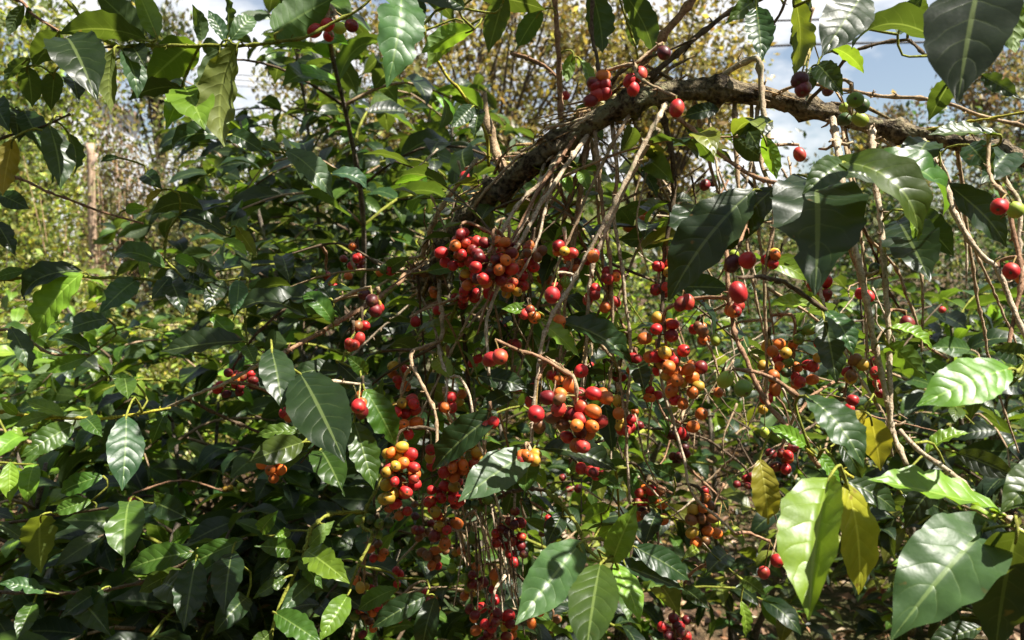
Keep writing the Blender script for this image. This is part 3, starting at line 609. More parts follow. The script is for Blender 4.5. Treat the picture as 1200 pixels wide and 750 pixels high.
# forks off the limb
T.hang([(748, 108, 1.0), (757, 72, .99), (790, 28, .98), (818, -8, .97), (850, -60, .95)], (7.5, 5), 'R', 'branch', .05, 8)
T.hang([(760, 92, 1.0), (790, 66, 1.0), (850, 22, 1.0), (905, -8, 1.0), (960, -50, 1.0)], (5, 3), 'K', 'branch', .04, 7)
T.hang([(690, 118, 1.0), (735, 82, .98), (775, 60, .97), (815, 45, .95)], (2.4, 1.6), 'K')
T.hang([(657, 140, 1.04), (654, 70, 1.03), (650, 10, 1.02), (648, -60, 1.0)], (4.5, 3.5), 'R', 'branch', .045, 7)
T.hang([(600, 62, 1.1), (630, 72, 1.06), (655, 92, 1.04)], (2, 2.4), 'R')
T.hang([(573, 195, 1.09), (568, 155, 1.07), (548, 112, 1.05), (528, 92, 1.04), (505, 58, 1.02), (490, 20, 1.0), (478, -30, .98)], (2.6, 2), 'Y', 'shoot')
T.hang([(590, 200, 1.09), (580, 170, 1.1), (572, 140, 1.1), (568, 108, 1.12)], (9, 3), 'T', 'stub', .2, 8)
T.hang([(842, 104, .99), (850, 88, .98), (868, 76, .97), (888, 70, .96), (893, 90, .96), (894, 125, .95), (900, 160, .94), (898, 190, .93)], (5, 4), 'P')
T.hang([(893, 70, .96), (900, 40, .95), (915, 10, .94), (930, -30, .93)], (2.4, 2), 'K')
T.hang([(905, 112, .98), (940, 96, .95), (985, 102, .93), (1040, 110, .92), (1095, 118, .9), (1150, 135, .89), (1210, 150, .88)], (2.5, 3), 'T')
T.hang([(1075, 155, .93), (1120, 148, .9), (1160, 142, .88), (1210, 130, .86)], (2, 2), 'Y')
T.hang([(940, 125, .98), (970, 90, .93), (1000, 55, .9), (1060, 40, .88), (1115, 60, .8), (1150, -30, .75)], (3, 2), 'K')
# hanging pale twigs
for pts, r, tone in [
    ([(782, 118, .99), (768, 140, .95), (748, 185, .93), (728, 232, .92), (700, 282, .92), (674, 334, .92), (643, 382, .9), (628, 430, .89), (622, 525, .88)], (3.8, 2.8), 'P'),
    ([(771, 150, .95), (742, 205, .96), (716, 255, .96), (698, 310, .96), (686, 385, .96), (680, 470, .95)], (4.4, 2.2), 'P'),
    ([(700, 140, 1.03), (664, 196, .99), (640, 232, .97), (614, 282, .95), (600, 310, .94), (577, 358, .93), (570, 384, .92), (573, 440, .91)], (3.6, 2.4), 'P'),
    ([(672, 160, 1.04), (640, 205, 1.0), (610, 240, .98), (577, 291, .96), (549, 328, .95)], (3.6, 2.6), 'P'),
    ([(695, 135, 1.02), (700, 190, 1.0), (706, 255, 1.0), (715, 320, 1.0), (716, 400, 1.0), (712, 470, 1.0)], (3.4, 2), 'T'),
    ([(716, 130, 1.02), (722, 200, 1.0), (718, 250, 1.02), (726, 330, 1.0), (733, 420, 1.0), (730, 500, 1.0), (738, 590, 1.0)], (3.4, 2), 'P'),
    ([(773, 120, 1.0), (786, 180, 1.0), (785, 240, 1.0), (775, 300, 1.0), (772, 380, .98), (768, 430, .97)], (4.6, 2.4), 'K'),
    ([(779, 125, .99), (815, 150, .95), (845, 180, .9), (880, 205, .86), (915, 216, .8)], (3, 3.4), 'R'),
    ([(900, 170, .94), (893, 190, .93), (905, 250, .9), (893, 330, .9), (896, 400, .9), (898, 470, .9)], (3.2, 2.2), 'T'),
    ([(975, 133, .97), (985, 190, .9), (993, 245, .87), (1004, 300, .85), (1022, 370, .84), (1036, 440, .83), (1046, 500, .82), (1062, 545, .8)], (5.2, 4), 'P'),
    ([(1022, 145, .95), (1024, 190, .9), (1028, 250, .87), (1033, 310, .85), (1038, 370, .84), (1040, 440, .83), (1043, 535, .82)], (4.6, 3.6), 'P'),
    ([(985, 138, .97), (1000, 230, .9), (1018, 275, .92), (1050, 310, .93), (1068, 350, .93), (1085, 400, .94), (1110, 420, .95)], (2.6, 1.8), 'T'),
    ([(1010, 262, .9), (1030, 300, .95), (1050, 345, .95), (1090, 395, .96)], (2.2, 1.6), 'K'),
    ([(985, 250, .88), (990, 290, .95), (1010, 350, .96), (1016, 410, .96)], (2.4, 2), 'T'),
    ([(960, 332, .88), (964, 360, .85), (985, 400, .85), (1005, 440, .84), (1030, 480, .83)], (3.4, 2), 'P'),
    ([(1080, 160, .93), (1100, 205, .87), (1120, 250, .85), (1150, 295, .84), (1165, 315, .83), (1185, 355, .82), (1212, 415, .8)], (4.4, 4), 'P'),
    ([(1130, 168, .92), (1160, 205, .87), (1178, 235, .85), (1187, 270, .84), (1190, 320, .83), (1185, 370, .82), (1180, 420, .8)], (4, 3), 'R'),
    ([(1160, 172, .91), (1180, 215, .88), (1196, 240, .86), (1192, 300, .85), (1200, 345, .84)], (4, 3), 'P'),
    ([(835, 240, .9), (850, 290, .86), (852, 345, .85), (858, 390, .84), (878, 432, .82), (900, 468, .8), (918, 495, .78), (945, 527, .76), (960, 548, .75)], (3.2, 4.2), 'R'),
    ([(815, 380, .95), (828, 400, .93), (840, 440, .92), (850, 465, .92)], (2.2, 1.6), 'T'),
    ([(500, 322, 1.19), (482, 318, 1.1), (462, 335, 1.05), (425, 358, 1.0), (392, 378, .97), (365, 395, .95), (335, 412, .93)], (4.4, 3.2), 'R'),
    ([(465, 335, 1.05), (432, 365, 1.0), (415, 395, .97), (400, 425, .95)], (2, 1.8), 'G'),
    ([(515, 330, 1.17), (515, 370, 1.05), (512, 400, 1.0), (480, 412, .97), (478, 425, .95), (490, 455, .93), (503, 485, .92), (512, 530, .9)], (3.4, 2.4), 'T'),
    ([(560, 340, 1.1), (530, 352, 1.03), (505, 358, 1.0), (480, 372, .99)], (2.6, 1.6), 'T'),
    ([(495, 300, 1.18), (510, 255, 1.12), (530, 225, 1.09), (560, 185, 1.08)], (4, 3), 'P'),
    ([(520, 285, 1.13), (545, 250, 1.1), (575, 215, 1.07), (610, 180, 1.05)], (3, 2), 'P'),
    ([(640, 150, 1.03), (665, 143, 1.01), (690, 135, 1.0), (668, 150, 1.0)], (2.4, 1.4), 'P'),
    ([(610, 178, 1.07), (640, 165, 1.03), (655, 172, 1.03), (640, 190, 1.03)], (2.2, 1.2), 'P'),
    ([(512, 400, 1.0), (524, 440, .96), (537, 446, .95), (548, 468, .94), (556, 505, .93)], (2.6, 1.8), 'P'),
    ([(525, 440, .96), (524, 462, .95), (522, 480, .95)], 2.2, 'P'),
    ([(772, 420, .98), (780, 470, .95), (790, 500, .94), (800, 540, .93), (808, 580, .92), (830, 600, .92), (862, 625, .91)], (3, 1.6), 'P'),
    ([(690, 385, .95), (722, 425, .93), (728, 470, .92), (735, 520, .92)], (2.4, 1.8), 'T'),
    ([(556, 505, .93), (575, 560, .92), (590, 610, .92)], (2, 1.6), 'P')]:
    T.hang(pts, r, tone)
Sx, Sy, Sd = proj(pl_)
for i in range(45):
    if i % 2 and i < 34: continue
    if i < 34: xa = 635 + 155 * rs.rand(); sl = -.28 + .28 * rs.randn()
    elif i < 40: xa = 800 + 120 * rs.rand(); sl = .05 + .2 * rs.randn()
    else: xa = 960 + 230 * rs.rand(); sl = .16 + .16 * rs.randn()
    k = int(np.argmin(np.abs(Sx - xa) + 1000 * (Sy > 330))); ln = 130 + 250 * rs.rand(); d = Sd[k]; dd_ = .03 + .12 * rs.rand() * rs.choice((-1, 1)); bow = 9 * rs.randn()
    T.hang([(Sx[k], Sy[k], d), (Sx[k] + sl * ln * .33 + bow, Sy[k] + ln * .33, d + dd_ * .6), (Sx[k] + sl * ln * .7 + bow, Sy[k] + ln * .7, d + dd_), (Sx[k] + sl * ln * 1.0, Sy[k] + ln, d + dd_)], (2.6 + rs.rand(), 1.3), 'PPPPTTR'[rs.randint(7)])
# a bundle of straight dead twigs low in the middle
for i in range(34):
    x0 = 528 + 75 * rs.rand(); y0 = 585 + 40 * rs.rand(); ln = 50 + 80 * rs.rand(); dx = -5 + 42 * rs.rand(); d = 1.05 + .35 * rs.rand()
    T.hang([(x0, y0, d), (x0 + dx * .5 + 3 * rs.randn(), y0 + ln * .5, d + .02 * rs.randn()), (x0 + dx, y0 + ln, d)], (1.6, .8), 'PPTK'[rs.randint(4)], 'dead_twig', .04, 5, False)
T.hang([(540, 345, 1.15), (550, 430, 1.2), (560, 520, 1.2), (570, 590, 1.2)], (3, 3), 'K', 'branch')
# green shoots carrying young leaves
T.hang([(640, 575, 1.0), (655, 592, .95), (675, 620, .9), (690, 642, .88), (708, 660, .87)], (3, 2.6), 'G', 'shoot')
T.hang([(570, 590, 1.2), (600, 580, 1.1), (640, 575, 1.0)], (2.5, 3), 'K', 'branch')
T.hang([(945, 527, .76), (975, 545, .74), (1000, 560, .73)], (3.4, 3), 'Y', 'shoot')
T.hang([(540, 345, 1.15), (490, 470, 1.2), (430, 600, 1.05), (433, 628, 1.0), (420, 665, .97), (406, 700, .95), (400, 720, .95)], (2.6, 2), 'G', 'shoot')
T.hang([(430, 600, 1.05), (385, 600, 1.0), (364, 612, .95), (350, 650, .92), (330, 700, .9), (314, 760, .88)], (2.4, 2.8), 'G', 'shoot')
T.hang([(335, 412, .93), (320, 418, .92), (295, 430, .92), (270, 445, .93), (230, 460, .95), (190, 480, .98)], (3, 2.2), 'P')
T.hang([(1212, 415, .8), (1195, 432, .72), (1180, 440, .7)], (3, 3), 'G', 'shoot')
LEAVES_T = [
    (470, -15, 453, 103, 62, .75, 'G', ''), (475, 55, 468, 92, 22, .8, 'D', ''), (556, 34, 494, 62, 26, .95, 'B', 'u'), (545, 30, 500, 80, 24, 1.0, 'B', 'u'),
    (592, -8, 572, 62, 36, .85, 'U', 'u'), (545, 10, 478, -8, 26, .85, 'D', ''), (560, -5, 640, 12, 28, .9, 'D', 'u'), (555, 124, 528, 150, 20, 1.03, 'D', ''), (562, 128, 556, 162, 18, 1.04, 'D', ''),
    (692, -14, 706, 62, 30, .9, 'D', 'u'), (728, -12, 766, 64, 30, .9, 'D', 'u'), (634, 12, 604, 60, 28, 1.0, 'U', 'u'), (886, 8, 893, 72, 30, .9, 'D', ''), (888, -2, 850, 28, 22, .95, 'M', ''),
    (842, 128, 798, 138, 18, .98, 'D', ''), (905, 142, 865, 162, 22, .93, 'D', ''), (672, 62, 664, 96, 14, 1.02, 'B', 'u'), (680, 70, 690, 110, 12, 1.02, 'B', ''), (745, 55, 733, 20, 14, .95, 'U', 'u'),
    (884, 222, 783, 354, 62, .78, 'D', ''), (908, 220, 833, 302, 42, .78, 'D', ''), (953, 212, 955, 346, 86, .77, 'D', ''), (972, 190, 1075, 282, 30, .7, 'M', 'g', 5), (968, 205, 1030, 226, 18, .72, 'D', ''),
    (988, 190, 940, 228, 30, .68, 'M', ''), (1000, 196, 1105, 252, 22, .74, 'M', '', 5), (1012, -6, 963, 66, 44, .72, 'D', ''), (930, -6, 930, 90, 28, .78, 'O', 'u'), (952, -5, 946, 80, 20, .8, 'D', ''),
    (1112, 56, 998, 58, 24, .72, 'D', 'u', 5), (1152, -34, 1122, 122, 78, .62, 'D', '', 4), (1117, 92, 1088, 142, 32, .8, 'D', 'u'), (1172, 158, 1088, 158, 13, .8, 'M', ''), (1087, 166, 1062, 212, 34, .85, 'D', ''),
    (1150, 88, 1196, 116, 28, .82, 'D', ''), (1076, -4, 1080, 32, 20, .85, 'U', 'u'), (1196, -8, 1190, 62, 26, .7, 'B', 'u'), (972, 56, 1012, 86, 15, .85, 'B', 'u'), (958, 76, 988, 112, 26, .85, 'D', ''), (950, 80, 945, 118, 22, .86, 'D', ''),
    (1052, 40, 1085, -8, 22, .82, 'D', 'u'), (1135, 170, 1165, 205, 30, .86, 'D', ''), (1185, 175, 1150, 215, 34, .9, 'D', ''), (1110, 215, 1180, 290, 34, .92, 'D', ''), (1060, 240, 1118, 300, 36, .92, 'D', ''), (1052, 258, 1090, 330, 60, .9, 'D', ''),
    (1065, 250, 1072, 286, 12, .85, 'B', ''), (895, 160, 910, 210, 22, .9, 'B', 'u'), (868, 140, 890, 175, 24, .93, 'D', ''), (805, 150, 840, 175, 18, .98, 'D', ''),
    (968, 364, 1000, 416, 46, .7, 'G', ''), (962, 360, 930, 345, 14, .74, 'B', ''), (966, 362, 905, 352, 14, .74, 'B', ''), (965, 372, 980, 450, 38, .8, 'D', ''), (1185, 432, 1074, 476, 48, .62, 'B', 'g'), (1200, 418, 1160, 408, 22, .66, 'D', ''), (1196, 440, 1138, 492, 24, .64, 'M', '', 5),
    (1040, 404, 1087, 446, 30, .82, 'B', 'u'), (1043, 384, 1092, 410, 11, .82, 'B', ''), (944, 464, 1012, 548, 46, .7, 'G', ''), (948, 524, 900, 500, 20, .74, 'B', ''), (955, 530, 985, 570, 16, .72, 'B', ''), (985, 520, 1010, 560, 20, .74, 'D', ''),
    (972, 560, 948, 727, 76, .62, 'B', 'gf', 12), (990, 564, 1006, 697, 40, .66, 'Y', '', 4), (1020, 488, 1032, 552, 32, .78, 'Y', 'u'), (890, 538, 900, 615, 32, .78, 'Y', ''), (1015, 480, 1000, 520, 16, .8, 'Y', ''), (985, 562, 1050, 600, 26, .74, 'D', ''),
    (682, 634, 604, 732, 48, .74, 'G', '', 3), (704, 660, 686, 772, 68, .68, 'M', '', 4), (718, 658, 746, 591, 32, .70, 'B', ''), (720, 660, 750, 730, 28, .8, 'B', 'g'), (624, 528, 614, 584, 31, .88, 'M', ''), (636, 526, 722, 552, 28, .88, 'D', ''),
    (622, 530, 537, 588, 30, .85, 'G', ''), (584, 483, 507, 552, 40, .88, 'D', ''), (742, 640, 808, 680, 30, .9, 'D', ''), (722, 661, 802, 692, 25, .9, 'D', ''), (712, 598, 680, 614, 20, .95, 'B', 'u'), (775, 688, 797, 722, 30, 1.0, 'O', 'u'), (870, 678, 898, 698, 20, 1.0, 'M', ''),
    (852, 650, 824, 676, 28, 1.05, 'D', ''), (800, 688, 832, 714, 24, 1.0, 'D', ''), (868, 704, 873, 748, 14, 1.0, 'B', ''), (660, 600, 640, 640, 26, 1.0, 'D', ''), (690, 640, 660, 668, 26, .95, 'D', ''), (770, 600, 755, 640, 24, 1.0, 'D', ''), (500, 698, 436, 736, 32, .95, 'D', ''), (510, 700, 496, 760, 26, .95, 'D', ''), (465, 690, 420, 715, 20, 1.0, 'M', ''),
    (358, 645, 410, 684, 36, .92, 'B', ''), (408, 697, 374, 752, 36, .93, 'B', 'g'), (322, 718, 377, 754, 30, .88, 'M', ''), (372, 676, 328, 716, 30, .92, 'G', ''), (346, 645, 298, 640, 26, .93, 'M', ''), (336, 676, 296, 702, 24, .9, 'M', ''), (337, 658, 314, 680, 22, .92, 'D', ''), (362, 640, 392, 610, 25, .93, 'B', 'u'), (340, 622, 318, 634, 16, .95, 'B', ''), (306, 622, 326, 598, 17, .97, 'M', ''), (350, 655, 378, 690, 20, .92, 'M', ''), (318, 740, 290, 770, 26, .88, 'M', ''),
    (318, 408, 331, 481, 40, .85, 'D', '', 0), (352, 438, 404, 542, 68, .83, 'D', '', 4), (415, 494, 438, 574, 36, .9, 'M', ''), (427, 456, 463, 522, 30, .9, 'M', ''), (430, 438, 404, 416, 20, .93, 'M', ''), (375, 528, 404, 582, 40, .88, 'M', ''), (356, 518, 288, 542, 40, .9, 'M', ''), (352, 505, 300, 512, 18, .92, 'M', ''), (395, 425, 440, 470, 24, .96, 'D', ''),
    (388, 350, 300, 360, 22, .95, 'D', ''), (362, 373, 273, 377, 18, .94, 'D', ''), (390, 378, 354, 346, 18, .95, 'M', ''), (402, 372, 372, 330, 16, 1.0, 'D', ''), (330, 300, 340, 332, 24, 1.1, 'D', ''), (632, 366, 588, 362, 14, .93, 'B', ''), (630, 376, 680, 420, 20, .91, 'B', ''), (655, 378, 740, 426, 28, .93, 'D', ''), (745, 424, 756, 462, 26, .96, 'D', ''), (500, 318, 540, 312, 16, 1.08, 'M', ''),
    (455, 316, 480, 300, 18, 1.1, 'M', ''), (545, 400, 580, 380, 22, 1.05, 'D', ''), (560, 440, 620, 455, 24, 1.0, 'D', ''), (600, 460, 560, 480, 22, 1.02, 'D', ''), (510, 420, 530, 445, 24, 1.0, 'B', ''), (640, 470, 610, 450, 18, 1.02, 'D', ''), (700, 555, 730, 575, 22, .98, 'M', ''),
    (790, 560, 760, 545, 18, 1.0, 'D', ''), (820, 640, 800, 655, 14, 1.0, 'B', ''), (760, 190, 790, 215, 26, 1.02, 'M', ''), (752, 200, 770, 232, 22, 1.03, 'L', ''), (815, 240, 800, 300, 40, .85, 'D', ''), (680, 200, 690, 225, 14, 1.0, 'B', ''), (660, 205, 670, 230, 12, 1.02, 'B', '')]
for l in LEAVES_T: T.leaf(*l)
T.attach()
T.flush_hero()
# leafy tips of the same tree above the picture, which throw the broken shade
def crown_tips(pl, starts, seed, nmax, n_each=1, up=(.55, .9), ln=(.35, .6), keys='DMMB'):
    rs = np.random.RandomState(seed); LV = []
    for s in starts:
        for _ in range(n_each):
            d = unit(np.append(rs.randn(2), .4 + rs.rand())); L = ln[0] + (ln[1] - ln[0]) * rs.rand()
            pts = [s + d * L * t + np.array((0, 0, -.25 * L * t * t)) for t in np.linspace(0, 1, 5)]
            o, p = pl.tube_part('branch', pts, np.linspace(.004, .0015, 5), M['twig'], TW['T'], 5, .05, .04, 0)
            LV += branch_leaves(rs, p, .2, .06, .125, .5, keys)
    pl.LV = getattr(pl, 'LV', []) + LV
    if nmax: emit_leaves(rs, pl.root, pl.LV, nmax)
T.hang([(648, -60, 1.0), (640, -160, 1.05), (610, -260, 1.1), (560, -340, 1.15)], (4, 3), 'T', 'branch', .05, 6)
T.hang([(478, -30, .98), (440, -130, 1.05), (380, -220, 1.1), (300, -300, 1.2)], (3, 2.4), 'T', 'branch', .05, 6)
T.hang([(850, -60, .95), (880, -160, 1.0), (900, -260, 1.1), (880, -340, 1.2)], (4, 3), 'T', 'branch', .05, 6)
crown_tips(T, [P(850, -60, .95), P(960, -50, 1.0), P(640, -160, 1.05), P(610, -260, 1.1), P(560, -340, 1.15), P(440, -130, 1.05), P(380, -220, 1.1), P(300, -300, 1.2), P(880, -160, 1.0), P(900, -260, 1.1), P(880, -340, 1.2), P(560, -340, 1.15)], 71, 0, 2)

# more leafy crown boughs, added unseen overhead to shade the lower left
hub = P(880, -340, 1.2)
for q in [(.62, 1.42, 2.36), (.28, 1.55, 2.42), (.08, 1.22, 2.34), (.46, 1.14, 2.30), (-.18, 1.42, 2.40), (-.32, 1.15, 2.32)]:
    q = np.array(q); T.tube_part('branch', [hub, (hub + q) / 2 + (0, 0, .06), q], [.006, .005, .004], M['twig'], TW['T'], 6, .06, .03, .06)
    crown_tips(T, [q, (hub + q) / 2 + (0, 0, .06)], int(900 + 100 * q[0]), 0, 3, ln=(.25, .45), keys='DDMM')

rs = np.random.RandomState(77)
for i in range(120):      # thin dead side twigs in the tangle under the limb
    x0 = 480 + 560 * rs.rand(); y0 = 170 + 430 * rs.rand(); d = 1.0 + .55 * rs.rand(); ln = 40 + 110 * rs.rand(); a = R(90) + R(38) * rs.randn(); k = rs.randn() * 12
    T.hang([(x0, y0, d), (x0 + math.cos(a) * ln * .5 + k, y0 + math.sin(a) * ln * .5, d + .03 * rs.randn()), (x0 + math.cos(a) * ln, y0 + math.sin(a) * ln, d + .05 * rs.randn())], (1.7, .7), 'PTTKRP'[rs.randint(6)], 'dead_twig', .035, 5, False)
S_ = T.skel(); xs, ys, ds = proj(S_); ok = np.where((xs > 420) & (xs < 1080) & (ys > 200) & (ys < 560) & (ds > .97))[0]
LV = []
for i in ok[rs.randint(len(ok), size=60)]:
    d_ = unit(rs.randn(3) * np.array((1, .6, .8)) + np.array((0, .9, -.1))); L_ = .12 + .2 * rs.rand(); pts = [S_[i] + d_ * L_ * t + np.array((0, 0, -.3 * L_ * t * t)) for t in np.linspace(0, 1, 4)]
    o, p = T.tube_part('twig', pts, np.linspace(.0022, .0011, 4), M['twig'], TW['TKG'[rs.randint(3)]], 5, .05, .03, 0, False)
    LV += branch_leaves(rs, p, .25, .05, .075, .6, 'DDDMMBOU')
T.LV += LV; emit_leaves(rs, tree, T.LV, 150)

# ------------------------------------------------------------------ cherries
def cherry_template(nu=9, nv=12):
    th = np.linspace(0, math.pi, nu + 1); ph = np.arange(nv) / nv * 2 * math.pi
    r = np.sin(th)[:, None] * np.ones(nv); z = -np.cos(th)[:, None] * np.ones(nv) * 1.12
    z = z + .10 * np.exp(-(th / .28) ** 2)[:, None]            # dimple of the navel
    sq = 1 + .05 * np.cos(2 * ph)[None]
    V = np.stack([r * np.cos(ph) * sq, r * np.sin(ph), z], -1).reshape(-1, 3); i = np.arange(nu)[:, None] * nv; j = np.arange(nv)[None]; k = (j + 1) % nv
    Fq = np.stack([i + j, i + k, i + nv + k, i + nv + j], -1).reshape(-1, 4); UV = np.stack([np.tile(ph / 6.3, nu + 1), np.repeat(th / math.pi, nv)], -1)
    return V, [Fq], UV
CH = []
for kx, ky, kz in ((1, 1, 1), (1.04, .94, 1.06), (.95, 1.0, 1.12), (1.06, 1.02, .95)):
    V_, F_, U_ = cherry_template(); w_ = 1 + .035 * np.sin(V_[:, 0] * 2.3 + kx * 9) * np.cos(V_[:, 2] * 2.9 + kz * 7); CH.append((V_ * np.array((kx, ky, kz)) * w_[:, None], F_, U_))
CH_ME = [to_mesh('cherry', c_) for c_ in CH]
for m_ in CH_ME: m_.materials.append(M['cherry'])
CC = dict(R=(.46, .017, .018), d=(.18, .010, .012), o=(.62, .15, .022), y=(.50, .30, .03), g=(.16, .26, .03), k=(.05, .09, .02), l=(.36, .46, .05), m=(.09, .012, .016), b=(.20, .08, .03), p=(.48, .04, .03))
rs = np.random.RandomState(91); CHERRY = []          # (cluster id, pos, radius, colour)
def one(x, y, r, c, cl, dz=0.):
    rad = .0072 * (1 + .06 * rs.randn()); d = F_PX * .0075 / r + dz
    CHERRY.append((cl, P(x, y, d), r * d / F_PX, np.array(CC[c]) * (1 + .15 * rs.randn())))
cl_info = {}; cid = 0
def cluster(lst, r=None, hang=None):
    global cid
    for q in lst: one(q[0], q[1], q[2] if len(q) > 3 else r, q[-1], cid)
    cid += 1
def zone(x0, x1, y0, y1, n, r, cols):
    global cid
    cx, cy, rx, ry = (x0 + x1) / 2, (y0 + y1) / 2, (x1 - x0) / 2, (y1 - y0) / 2; rz = min(rx, ry) * .75; hol = [np.array((cx + rx * (2 * rs.rand() - 1), cy + ry * (2 * rs.rand() - 1), 0)) for _ in range(1 + n // 9)]; got = []; tries = 0
    while len(got) < n and tries < 4000:
        tries += 1; v = rs.rand(3) * 2 - 1
        if v.dot(v) > 1.25: continue
        q = np.array((cx + v[0] * rx, cy + v[1] * ry, v[2] * rz)); rr = r * (.80 + .22 * rs.rand())
        if min(math.hypot(q[0] - h_[0], q[1] - h_[1]) for h_ in hol) < 1.25 * r: continue
        if all(np.linalg.norm(q - g[0]) > .92 * (rr + g[1]) for g in got): got.append((q, rr))
    d0 = F_PX * .0075 / r
    for q, rr in got:
        d = d0 + q[2] * d0 / F_PX; CHERRY.append((cid, P(q[0], q[1], d), rr * d / F_PX, np.array(CC[cols[rs.randint(len(cols))]]) * (1 + .18 * rs.randn())))
    cid += 1
for z in [(514, 560, 272, 312, 20, 7.4, 'RRRdpo'), (555, 602, 280, 335, 22, 7.6, 'RddRmo'), (535, 562, 322, 352, 8, 7, 'RdpR'), (736, 762, 248, 290, 9, 6, 'oRdgbo'), (366, 392, 312, 352, 9, 6, 'RRgdd'),
          (452, 490, 462, 512, 16, 7.2, 'RRRopy'), (458, 486, 420, 455, 9, 6, 'oygRo'), (443, 487, 522, 592, 26, 7.6, 'RpooyyR'), (420, 458, 596, 622, 9, 6.4, 'gkgg'), (455, 478, 588, 605, 4, 6, 'oRo'), (508, 566, 520, 560, 20, 7.2, 'oyooRpy'), (502, 542, 555, 640, 24, 6.9, 'RooRdyy'),
          (540, 582, 568, 602, 9, 6.2, 'kgk'), (588, 616, 595, 662, 13, 6.4, 'RdmRd'), (640, 712, 444, 528, 24, 9, 'RdpooobR'), (722, 752, 478, 505, 7, 5.6, 'odRg'), (752, 828, 372, 440, 18, 7.8, 'RdooyR'), (762, 822, 425, 478, 15, 8, 'oRoyob'), (785, 806, 505, 545, 8, 6, 'ddmg'), (893, 968, 385, 452, 23, 7.2, 'RogyoRk'),
          (900, 935, 512, 550, 7, 6.6, 'RoRd'), (745, 786, 570, 615, 14, 6.6, 'dRobm'), (808, 836, 578, 640, 15, 7, 'obboy'), (775, 812, 722, 760, 14, 6.2, 'dmRd'), (553, 602, 702, 756, 18, 6.6, 'RoRdp'), (250, 302, 428, 462, 14, 6, 'dmRdo'), (305, 332, 528, 562, 7, 6.6, 'ooR'), (262, 284, 568, 582, 5, 4, 'lyl'), (412, 440, 700, 745, 9, 5.4, 'dob'), (672, 692, 303, 316, 4, 6.4, 'RRd'),
          (480, 512, 560, 640, 10, 5.2, 'dbm'), (600, 635, 395, 425, 6, 5, 'dmR'), (395, 425, 300, 330, 5, 5, 'doR'), (860, 890, 545, 575, 5, 5, 'dR'), (655, 690, 545, 575, 6, 5, 'dRg')]: zone(*z)
cluster([(697, 101, 'R'), (707, 89, 'o'), (708, 100, 'R'), (700, 111, 'p'), (708, 110, 'R'), (692, 118, 'd'), (696, 98, 'd')], 7.8); cluster([(738, 95, 'R'), (742, 104, 'R'), (751, 87, 'p')], 8); cluster([(778, 62, 8, 'm')]); cluster([(663, 112, 5, 'R')]); cluster([(793, 127, 9, 'R')]); cluster([(545, 207, 6, 'R')])
cluster([(937, 94, 10, 'm'), (941, 104, 10, 'd'), (970, 106, 7, 'm')]); cluster([(1002, 117, 9.2, 'g'), (1010, 124, 9, 'k'), (991, 127, 7.5, 'l'), (990, 140, 8, 'k'), (1008, 140, 8.4, 'l')]); cluster([(937, 181, 7.4, 'p')])
cluster([(1171, 242, 10, 'R'), (1190, 246, 9.4, 'l')]); cluster([(1185, 318, 9.4, 'R'), (1198, 326, 8, 'o')]); cluster([(612, 311, 7, 'o'), (620, 307, 7, 'R'), (625, 313, 7, 'R'), (612, 323, 7, 'R'), (613, 335, 7, 'R'), (602, 334, 7, 'd'), (635, 327, 6, 'o'), (645, 329, 6, 'o')])
cluster([(647, 346, 9.6, 'R'), (662, 331, 7, 'g'), (652, 337, 7, 'p')]); cluster([(660, 290, 6, 'l'), (611, 299, 6, 'g'), (665, 305, 5, 'o')]); cluster([(770, 266, 5.6, 'o'), (802, 263, 5.6, 'p')]); cluster([(826, 217, 6.4, 'd'), (835, 214, 5, 'm')]); cluster([(445, 319, 5, 'o'), (458, 317, 6.4, 'R')])
cluster([(436, 352, 8, 'm'), (440, 364, 8, 'd'), (427, 345, 7, 'm')]); cluster([(487, 377, 6.4, 'R')]); cluster([(513, 363, 6.2, 'R')]); cluster([(575, 421, 9, 'R'), (586, 418, 9.6, 'p')]); cluster([(588, 381, 5.2, 'p')]); cluster([(517, 475, 5.6, 'o'), (528, 466, 7, 'R'), (529, 477, 7, 'R'), (541, 462, 6, 'o'), (538, 470, 6, 'y')])
cluster([(505, 527, 6.6, 'R'), (504, 536, 6.4, 'y'), (506, 546, 6.2, 'R')]); cluster([(628, 485, 10.2, 'R'), (632, 500, 8, 'b')]); cluster([(681, 435, 8.2, 'R'), (691, 441, 5, 'y'), (692, 428, 4, 'R')]); cluster([(705, 462, 8, 'o'), (710, 474, 6, 'o')]); cluster([(725, 441, 5.6, 'y')]); cluster([(806, 354, 8, 'p'), (798, 356, 8, 'd')])
cluster([(823, 384, 6.2, 'o'), (813, 386, 6, 'R')]); cluster([(839, 398, 6.8, 'l')]); cluster([(850, 445, 9.6, 'l'), (871, 455, 10, 'g')]); cluster([(865, 343, 11, 'R')]); cluster([(876, 305, 9.6, 'R'), (858, 309, 9.4, 'm')]); cluster([(798, 508, 7, 'R')]); cluster([(812, 500, 7, 'o'), (822, 485, 7.4, 'o'), (786, 510, 6, 'd')]); cluster([(842, 460, 6, 'o'), (837, 459, 5, 'b')])
cluster([(906, 441, 7.4, 'o'), (908, 456, 7.4, 'o')]); cluster([(999, 469, 6.8, 'R'), (995, 479, 6.4, 'R'), (985, 465, 6, 'k'), (988, 455, 6, 'k')]); cluster([(1027, 437, 7.6, 'R'), (1030, 449, 7, 'R'), (1025, 424, 7, 'd'), (1032, 460, 7, 'd')]); cluster([(898, 467, 7.4, 'R'), (894, 480, 5.6, 'y'), (896, 507, 5.8, 'l')]); cluster([(1063, 379, 8.4, 'd')]); cluster([(1104, 363, 4, 'p')])
